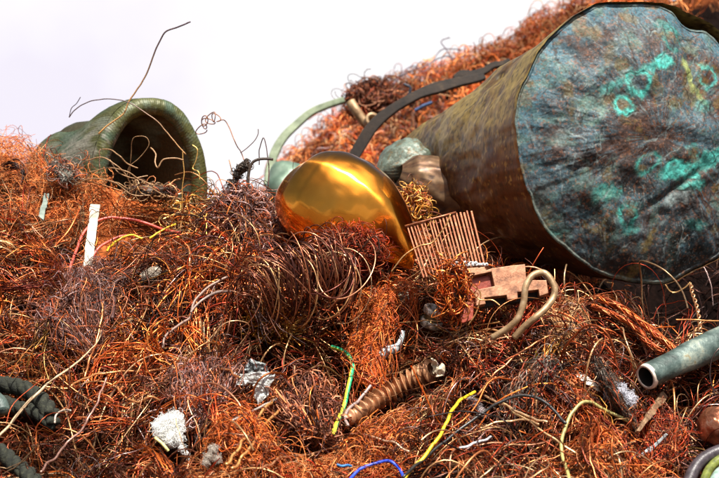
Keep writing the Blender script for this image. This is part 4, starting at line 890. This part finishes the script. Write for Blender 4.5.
# gold brush
b0 = S(272, 326, .05); n = 420
dirs = nrm(rng.normal(size=(n, 3)) * np.array([1.2, .6, .8]) + np.array([.1, -.5, .45])); st = b0 + rng.normal(size=(n, 3)) * np.array([.016, .006, .010])
t = np.linspace(0, 1, 7)[None, :, None]; Lg = rng.uniform(.012, .030, (n, 1, 1))
P = st[:, None] + dirs[:, None] * t * Lg + (t ** 2) * rng.normal(size=(n, 1, 3)) * .009
V, Q, C = tube_geo(P, .0009, 4, colours('gold', n))
tag(link('gold_tuft', raw_mesh('gold_tuft', V, Q, C), M_wire), 'small golden brush of short cut wires in the dark centre left', 'wire tuft')
# cotton
def cotton(pts, label, n=2000, col=(.90, .90, .87), lift=.045, fuzz=.00022):
    root = thing('cotton_tuft', None, label, 'cotton')
    w = [(*(S(x, y, lift) + rng.normal(0, .002, 3)), r_ * 1.35 / F) for x, y, r_ in pts]
    V, Q = lumps(w, .01, .28, 18); link('wad', raw_mesh('wad', V, Q, np.broadcast_to(np.asarray(col), (len(V), 3))), M_cotton, root)
    Ps = [clump(np.array(q[:3]), max(60, int(2.2 * n * q[3] / .008 / len(w))), q[3] * 2.1, 14, q[3] * .2, (40, 220), .5) for q in w]
    P = np.concatenate(Ps); V, Q, C = tube_geo(P, fuzz, 3, np.broadcast_to(np.asarray(col), (len(P), 3)))
    o = link('fuzz', raw_mesh('fuzz', V, Q, C), M_cotton, root); o['kind'] = 'stuff'
    CLEAR.append((np.array([(p[0], p[1]) for p in pts], float), 10, np.full(len(pts), w[0][1] + .01)))
cotton([(167, 427, 8), (175, 421, 7), (162, 431, 6), (170, 434, 8), (179, 426, 4), (157, 426, 4), (168, 441, 4), (177, 441, 3.5), (182, 447, 2.6), (186, 453, 1.9), (187, 459, 1.2)], 'white tuft of cotton wool with a thin tail')
cotton([(214, 451, 4), (210, 457, 3.5), (206, 462, 3), (217, 455, 3)], 'small greyish cotton scrap at the bottom, right of the white tuft', 400, (.42, .36, .30))
cotton([(151, 273, 5), (146, 275, 4), (156, 271, 4)], 'small beige cotton scrap right of the white strip', 300, (.60, .52, .42), .04)
cotton([(475, 402, 4), (480, 407, 4), (484, 413, 4), (471, 397, 3)], 'thin greyish lint streak beside the yellow wire', 300, (.50, .42, .42), .03)
cotton([(620, 392, 6), (627, 396, 6), (612, 393, 5)], 'blue white lint on the dark clump by the pipe end', 300, (.56, .56, .62), .06)
wire('pale_wire', [(156, 437), (161, 441), (165, 446), (168, 451)], .0026, (.60, .58, .22), M_plastic, 'tiny pale yellow sleeve on the edge of the white cotton tuft', lift=.05)

# coil of dark wire, lying like a slack spring
coil = thing('wire_coil', None, 'slack snarled coil of dark brown wire in many arched loops, below the brass bulb', 'wire coil')
NA = 130
ct = np.sort(rng.random(NA)); cpt = spline([(250, 308), (262, 292), (280, 281), (302, 275), (324, 272), (340, 284)], 200); ci = (ct * 199).astype(int)
cen = W(cpt[ci, 0], cpt[ci, 1], 2.065 + rng.normal(0, .012, NA)) + rng.normal(0, .006, (NA, 3)) * np.array([1, 0, 1.2])
Tg = nrm(np.gradient(W(cpt[:, 0], cpt[:, 1], 2.09), axis=0))[ci]; Tg = nrm(Tg * .55 + np.array([.25, .75, .1]) + rng.normal(0, .42, (NA, 3)) * np.array([1, .4, .7]))
u_ = nrm(np.cross(Tg, [0, 0, 1.0])); v_ = np.cross(u_, Tg)
aa_ = rng.uniform(-2.6, -.6, NA)[:, None] + np.linspace(0, 1, 30)[None] * rng.uniform(3.0, 6.6, NA)[:, None]
r3 = (rng.normal(30, 6.5, NA) * 2.085 / F)[:, None] * (1 + .16 * np.linspace(-1, 1, 30)[None] * rng.normal(size=(NA, 1))) * (.8 + .2 * np.minimum(1, ct * 6))[:, None]
P = cen[:, None] + r3[..., None] * (np.cos(aa_)[..., None] * u_[:, None] * .85 + np.sin(aa_)[..., None] * v_[:, None] * 1.1) + (np.linspace(-1, 1, 30)[None] * rng.normal(0, .009, (NA, 1)))[..., None] * Tg[:, None]
cc = np.concatenate([colours('brown', NA - 50) * 1.0, colours('dark', 32) * 1.3, colours('tan', 18)]); rng.shuffle(cc)
tube('loops', P, rng.uniform(.0006, .00115, NA), M_wire, 6, cols=cc, parent=coil)

# copper braids at the right
G_b = 'flat copper braids under the boiler'
for pts, lab in (([(600, 298), (618, 306), (638, 320), (656, 334), (676, 350)], 'upper flat copper braid slanting down under the boiler'), ([(592, 306), (609, 313), (627, 321), (639, 331), (648, 343), (664, 353)], 'lower flat copper braid slanting down under the boiler')):
    P = path(pts, d=[2.10, 2.07, 2.03], n=80, clear=7); _, U_, B_ = frames(P[None]); t = np.linspace(0, 1, 80); PP = []
    for k in range(46):
        a_ = rng.uniform(0, 6.28) + t * rng.choice([-1, 1]) * rng.uniform(5, 14); r_ = .0052 * np.sqrt(rng.random()) * (1 + .3 * np.sin(t * 9 + k))
        PP.append(P + (r_ * np.cos(a_))[:, None] * U_[0] * 1.15 + (r_ * np.sin(a_))[:, None] * B_[0] * .8)
    V, Q, C = tube_geo(np.stack(PP), .0009, 4, colours('copper', 46))
    tag(link('copper_braid', raw_mesh('copper_braid', V, Q, C * .8), M_wire), lab, 'braid', G_b)
P = path([(691, 284), (692, 292), (696, 304), (699, 318), (700, 332)], d=[2.12, 2.08], n=90, clear=4); _, U_, B_ = frames(P[None]); t = np.linspace(0, 1, 90)
tag(tube('twisted_pair', np.stack([P + .0022 * (np.cos(t * 30 + s)[:, None] * U_[0] + np.sin(t * 30 + s)[:, None] * B_[0]) for s in (0, 3.14)]), .0013, M_wire, 6, cols=(.62, .33, .16)), 'twisted copper strand hanging in the shadow under the boiler', 'strand')
wire('copper_strand', [(676, 319.5), (690, 320.3), (705, 320.6), (722, 321)], .0012, (.55, .24, .08), M_wire, 'straight thin copper strand in the shadow above the green pipe', 'strand', d=[2.08, 2.06])
for pts, lab in (([(664, 283), (672, 292), (684, 288), (690, 282)], 'fine curved copper strand in the shadow beside the twisted one'), ([(597, 292), (604, 281), (616, 277), (628, 279)], 'fine copper strand arching up to the boiler end'), ([(430, 322), (446, 331), (462, 331), (480, 325), (500, 322)], 'thin tan strand passing under the coupling'),
                 ([(338, 276), (350, 262), (364, 246), (375, 236), (379, 250), (370, 272), (358, 282)], 'thin dark loop standing in front of the brass bulb'), ([(470, 290), (480, 300), (492, 300), (500, 306)], 'thin gold strand hooking from the hank toward the plate'),
                 ([(462, 276), (473, 286), (481, 293), (478, 310), (468, 325)], 'gold strand arching off the orange hank'), ([(392, 272), (404, 256), (420, 246), (432, 242), (445, 226), (450, 214)], 'thin bright strand rising across the fins')):
    dC = {'thin dark': [2.09, 2.06, 2.05, 2.08], 'thin gold': [2.0, 1.99], 'gold stra': [2.0, 2.0], 'thin brig': [2.02, 2.03]}.get(lab[:9])
    wire('copper_strand', pts, .0010, (.08, .04, .03) if 'dark' in lab else (.62, .34, .13), M_wire, lab, 'strand', d=dC, lift=.05, clear=1.5)
for pts, col_, lab in (([(70, 388), (88, 378), (110, 372), (132, 372), (152, 374)], (.66, .30, .11), 'bright copper strand arching right of the straw strand'), ([(119, 386), (124, 398), (136, 404), (150, 398), (160, 400)], (.6, .25, .09), 'looping bright copper strand left of the purple nest'),
                 ([(84, 378), (92, 355), (97, 335), (103, 310), (99, 296)], (.60, .22, .08), 'copper strand running up beside the purple nest'), ([(500, 402), (520, 418), (541, 432), (560, 443), (578, 455)], (.66, .42, .2), 'straight tan strand crossing left of the khaki wire'), ([(486, 396), (500, 404), (516, 412), (532, 421), (548, 424)], (.7, .45, .25), 'tan strand just under the black cable'),
                 ([(480, 428), (500, 422), (520, 421), (538, 426)], (.66, .40, .2), 'tan strand arching under the black cable'), ([(225, 465), (238, 450), (250, 430), (262, 412), (276, 402), (294, 399)], (.7, .36, .12), 'thick orange strand fanning right of the orange wool'), ([(232, 470), (256, 440), (266, 424), (282, 409), (302, 402)], (.68, .33, .11), 'second orange strand fanning beside the thick one'),
                 ([(261, 470), (290, 456), (320, 452), (345, 446)], (.62, .3, .15), 'flat lying strand above the bottom edge, left of the blue arch'), ([(350, 434), (372, 436), (395, 444), (410, 452)], (.66, .44, .28), 'pale strand passing behind the yellow wire'), ([(150, 372), (190, 366), (226, 370), (240, 376)], (.6, .25, .1), 'copper strand leading to the gauze from the left'),
                 ([(40, 474), (60, 450), (84, 425), (98, 400), (108, 378)], (.4, .22, .17), 'grey red strand slanting up through the lower left'), ([(478, 395), (490, 376), (505, 366), (522, 352), (540, 338)], (.55, .2, .08), 'red copper strand rising behind the black cable')):
    wire('copper_strand', pts, .0016 if 'thick' not in lab else .0021, col_, M_wire, lab, 'strand', lift=.045, wob=.01, clear=2)

# ================================================================ THE TANGLE ITSELF (uncountable strands)
SEEDS = [(20, 170, 'W'), (60, 190, 'W'), (110, 205, 'W'), (20, 215, 'W'), (70, 225, 'W'), (140, 215, 'W'), (165, 215, 'G'), (190, 230, 'G'), (30, 255, 'Wd'), (20, 290, 'Td'), (40, 350, 'W'), (75, 320, 'P'), (120, 265, 'To'), (150, 250, 'To'), (160, 285, 'D'), (135, 310, 'To'), (170, 330, 'O'), (205, 300, 'Td'), (215, 330, 'To'),
         (190, 390, 'P'), (60, 430, 'T'), (20, 465, 'To'), (130, 440, 'R'), (120, 395, 'T'), (100, 365, 'T'), (245, 255, 'D'), (225, 250, 'P'), (250, 215, 'P'), (245, 330, 'To'), (300, 360, 'D'), (330, 380, 'Br'), (250, 430, 'W'), (310, 430, 'D'), (370, 440, 'W'), (410, 265, 'O'), (410, 300, 'R'), (440, 290, 'O'),
         (400, 410, 'Br'), (440, 430, 'R'), (430, 460, 'T'), (500, 450, 'T'), (470, 345, 'T'), (500, 350, 'R'), (520, 370, 'T'), (550, 300, 'W'), (560, 340, 'P'), (590, 330, 'R'), (540, 390, 'D'), (540, 440, 'T'), (600, 440, 'W'), (650, 450, 'R'), (690, 360, 'D'), (630, 330, 'R'), (700, 450, 'D'), (460, 380, 'Br'), (580, 370, 'R'), (350, 360, 'R'), (340, 320, 'D'), (230, 370, 'D'), (280, 400, 'T'), (60, 460, 'T'), (170, 455, 'R')]
TYPES = {  # palette mix, radius, steps, step, bend range, offset, strands per sampled start
 'W': ([('wool', .8), ('orange', .12), ('tan', .08)], .00038, 18, .0055, (40, 150), (-.004, .020)), 'Wd': ([('orange', .5), ('red', .5)], .00055, 16, .0065, (30, 120), (-.004, .018)),
 'G': ([('tan', .45), ('gold', .25), ('orange', .3)], .0008, 16, .0075, (15, 70), (0, .028)), 'T': ([('copper', .42), ('tan', .18), ('mauve', .14), ('red', .12), ('brown', .14)], .00060, 22, .0095, (3, 36), (-.006, .028)),
 'To': ([('copper', .42), ('orange', .30), ('tan', .12), ('mauve', .08), ('brown', .08)], .00058, 22, .0088, (4, 45), (-.006, .028)), 'Td': ([('orange', .35), ('red', .2), ('tan', .12), ('dark', .33)], .00065, 20, .008, (8, 60), (-.012, .02)),
 'O': ([('orange', .55), ('wool', .2), ('gold', .10), ('copper', .15)], .00055, 18, .0075, (15, 80), (-.004, .028)), 'P': ([('mauve', .65), ('brown', .25), ('copper', .1)], .00052, 20, .007, (20, 100), (-.004, .025)),
 'D': ([('dark', .42), ('brown', .32), ('mauve', .12), ('red', .06), ('tan', .08)], .00068, 22, .0095, (3, 40), (-.012, .024)), 'R': ([('red', .38), ('copper', .38), ('tan', .14), ('mauve', .10)], .00052, 20, .0075, (15, 80), (-.006, .025)),
 'Br': ([('brown', .42), ('red', .12), ('mauve', .30), ('tan', .16)], .00062, 22, .008, (8, 60), (-.008, .025))}
def keep_filter(P, col_clear=True, prob=.93):
    N, T, _ = P.shape; ok = np.ones(N, bool)
    for A, B, ra, rb in KEEP:
        ab_ = B - A; t = np.clip(((P - A) @ ab_) / (ab_ @ ab_), 0, 1); dist = np.linalg.norm(P - (A + t[..., None] * ab_), axis=-1)
        ok &= ~(dist < lerp(ra, rb, t) * .97).any(1)
    if col_clear:
        px = 359.5 + P[..., 0] * F / P[..., 1]; py = 239 - (P[..., 2] - CAMZ) * F / P[..., 1]
        drop = np.zeros(N, bool)
        for s, w_, dep in CLEAR:
            lo = s.min(0) - w_; hi = s.max(0) + w_
            cand = np.where(((px > lo[0]) & (px < hi[0]) & (py > lo[1]) & (py < hi[1])).any(1))[0]
            if len(cand) == 0: continue
            sx = s[::2] if len(s) > 10 else s; dp = dep[::2] if len(s) > 10 else dep
            a = px[cand][..., None] - sx[:, 0]; b = py[cand][..., None] - sx[:, 1]; dist = np.hypot(a, b); k = dist.argmin(-1)
            bad = (np.take_along_axis(dist, k[..., None], -1)[..., 0] < w_) & (P[cand][..., 1] < dp[k] + .012)
            drop[cand] |= bad.any(1)
        ok &= ~(drop & (rng.random(N) < prob))
    return ok
sx_ = np.array([s[0] for s in SEEDS], float); sy_ = np.array([s[1] for s in SEEDS], float)
sd_ = hits(sx_, sy_); sw = W(sx_, sy_, np.where(sd_ == sd_, sd_, 2.4)); st_ = np.array([s[2] for s in SEEDS])
def start_points(n, box, pad=0):
    px = rng.uniform(box[0], box[1], n); py = rng.uniform(box[2], box[3], n); d = hits(px, py); ok = d == d
    w = W(px[ok], py[ok], d[ok]); return w
N_SCR, N_ALL = 27000, 5500
pt = start_points(N_SCR, (-40, 760, 120, 500)); pt = pt[pt[:, 1] < 2.75]
xa = rng.uniform(-1.05, 1.0, N_ALL); ya = rng.uniform(1.5, 2.7, N_ALL); pa_ = np.stack([xa, ya, hgt(xa, ya)], -1)
pt = np.concatenate([pt, pa_])
jit = rng.normal(size=(len(pt), 3)) * .025
dist = ((pt + jit)[:, None] * np.array([1, .8, 1]) - sw[None] * np.array([1, .8, 1])) ** 2
ty = st_[dist.sum(-1).argmin(1)]
# the hollow under the boiler end holds few strands
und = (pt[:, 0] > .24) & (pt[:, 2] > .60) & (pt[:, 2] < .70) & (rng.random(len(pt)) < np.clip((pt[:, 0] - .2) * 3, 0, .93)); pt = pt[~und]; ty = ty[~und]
def patch(p): return sstep(.40, .64, fbm(p * 15 + 2, 4))
def comb(p): return np.stack([fbm(p * 9 + 3, 2) - .5, fbm(p * 9 + 51, 2) - .5, fbm(p * 9 + 97, 2) - .5], -1) * np.array([1.3, .8, .7])
dens = sstep(.43, .56, fbm(pt * 17 + 11, 3)); kp = rng.random(len(pt)) < np.where(np.isin(ty, ['W', 'Wd', 'G']), .25 + .75 * dens, .07 + .86 * dens)
for (a, b, rr_, dep), d in zip(HOLES, hd):
    if d == d: kp &= ~((np.linalg.norm(pt - W(a, b, d), axis=1) < rr_ * .95) & (rng.random(len(pt)) < .88))
pt = pt[kp]; ty = ty[kp]
for key, (mix, r_, T, step, bend, off) in TYPES.items():
    s = pt[ty == key]
    if len(s) == 0: continue
    nmul = 2.3 if key == 'W' else 1.4 if key in ('W', 'P', 'R', 'O') else 1.0
    s = np.concatenate([s, s[rng.integers(0, len(s), int(len(s) * (nmul - 1)))] + rng.normal(size=(int(len(s) * (nmul - 1)), 3)) * .006])
    N = len(s); o_ = rng.uniform(off[0], off[1], N); s = s + np.array([0, -.4, .9]) * o_[:, None]
    d0_ = nrm(nrm(comb(s)) * 1.0 + rng.normal(size=(N, 3)) * (.55 if key not in ('W', 'Wd', 'P') else 1.2))
    P = grow(s, T, step, rng.uniform(bend[0], bend[1], N) * rng.choice([.3, 1, 1.8], N), .5, o_, dir0=d0_)
    ok = keep_filter(P); P = P[ok]; N = len(P)
    names = [m[0] for m in mix]; ch = rng.choice(len(mix), N, p=np.array([m[1] for m in mix]) / sum(m[1] for m in mix))
    C = np.empty((N, 3))
    for j, nm in enumerate(names): C[ch == j] = colours(nm, int((ch == j).sum()))
    pf = patch(P[:, 0]); C = C * (.62 + .55 * pf if key == 'W' else .12 + 1.1 * pf)[:, None] * np.where(rng.random((N, 1)) < .25, .5, 1)
    C = C * (1 + 0 * pf)[:, None]
    V, Q, CC = tube_geo(P, r_ * rng.uniform(.65, 1.45, N), 3 if r_ < .0006 else 4, C)
    nm = {'W': 'copper_wool_mat', 'Wd': 'copper_wool_mat', 'P': 'fine_wire_mat'}.get(key, 'wire_tangle')
    kind(link(nm, raw_mesh(nm, V, Q, CC), M_wool if key in ('W', 'Wd') else M_wire), 'stuff')
# hanks: bunches of wire that run side by side and fray at the ends
s = start_points(420, (-30, 750, 190, 500)); s = s[s[:, 1] < 2.4]; s = s[~((s[:, 0] > .24) & (s[:, 2] > .60))]; N = len(s); o_ = rng.uniform(.004, .022, N); s = s + np.array([0, -.4, .9]) * o_[:, None]
base = grow(s, 26, .0085, rng.uniform(4, 34, N), .22, o_); Hs = []; Hc = []; Hr = []
pals = rng.choice(['copper', 'brown', 'orange', 'red', 'tan', 'dark', 'gold'], N, p=[.25, .20, .16, .09, .14, .11, .05])
for i in range(N):
    m = int(rng.integers(5, 26)); fr = np.linspace(-1, 1, 26) ** 2
    of = rng.normal(size=(m, 1, 3)) * .0035 + rng.normal(size=(m, 1, 3)) * .019 * fr[None, :, None] + np.cumsum(rng.normal(size=(m, 26, 3)) * .0013, 1)
    Hs.append(base[i][None] + of); Hc.append(colours(pals[i], m) * rng.uniform(.55, 1.15)); Hr.append(np.full(m, rng.uniform(.0004, .0010)) * rng.uniform(.8, 1.2, m))
P = np.concatenate(Hs); C = np.concatenate(Hc); r_ = np.concatenate(Hr); ok = keep_filter(P); P = P[ok]; C = C[ok] * (.22 + .95 * patch(P[:, 13]))[:, None]
V, Q, CC = tube_geo(P, r_[ok], 4, C)
kind(link('wire_hanks', raw_mesh('wire_hanks', V, Q, CC), M_wire), 'stuff')
# longer loose strands over the top
s = start_points(1700, (-40, 760, 200, 500)); s = s[s[:, 1] < 2.4]; N = len(s); o_ = rng.uniform(.008, .032, N); s = s + np.array([0, -.4, .9]) * o_[:, None]
P = grow(s, 30, .0105, rng.uniform(2, 26, N), .45, o_); und = (s[:, 0] > .24) & (s[:, 2] > .60); P = P[~und]; ok = keep_filter(P); P = P[ok]; N = len(P)
mixn = rng.choice(['copper', 'tan', 'red', 'brown', 'orange'], N, p=[.30, .32, .10, .18, .10]); C = np.concatenate([colours(m, 1) for m in mixn])
C = C * (.4 + .75 * patch(P[:, 15]))[:, None]
V, Q, CC = tube_geo(P, .0005 + .0012 * rng.random(N) ** 2.2, 5, C)
kind(link('loose_strands', raw_mesh('loose_strands', V, Q, CC), M_wire), 'stuff')
# far heap
s = start_points(9000, (255, 640, -10, 230)); s = s[s[:, 1] > 2.7]
xb = rng.uniform(-.5, 1.6, 2500); yb = rng.uniform(2.9, 4.3, 2500); s = np.concatenate([s, np.stack([xb, yb, hgt(xb, yb)], -1)]); N = len(s)
o_ = rng.uniform(-.005, .03, N); P = grow(s, 18, .009, rng.uniform(20, 110, N), .4, o_, soft=25, pc=(.6, .5)); ok = keep_filter(P, False); P = P[ok]; N = len(P)
mixn = np.where((rng.random(N) < .45) & (P[:, 0, 0] < .25), rng.choice(['mauve', 'tan', 'brown'], N), rng.choice(['orange', 'wool', 'tan', 'red', 'copper'], N, p=[.32, .38, .12, .06, .12])); 
C = np.empty((N, 3))
for nm in np.unique(mixn): C[mixn == nm] = colours(nm, int((mixn == nm).sum()))
C = C * (.45 + .8 * sstep(.38, .6, fbm(P[:, 0] * 9 + 5, 3)))[:, None]; kf = rng.random(N) < .3 + .7 * sstep(.35, .55, fbm(P[:, 0] * 8 + 30, 3)); P = P[kf]; C = C[kf]; N = len(P)
V, Q, CC = tube_geo(P, rng.uniform(.0007, .0014, N), 3, C)
kind(link('far_wire_wool', raw_mesh('far_wire_wool', V, Q, CC), M_wool), 'stuff')
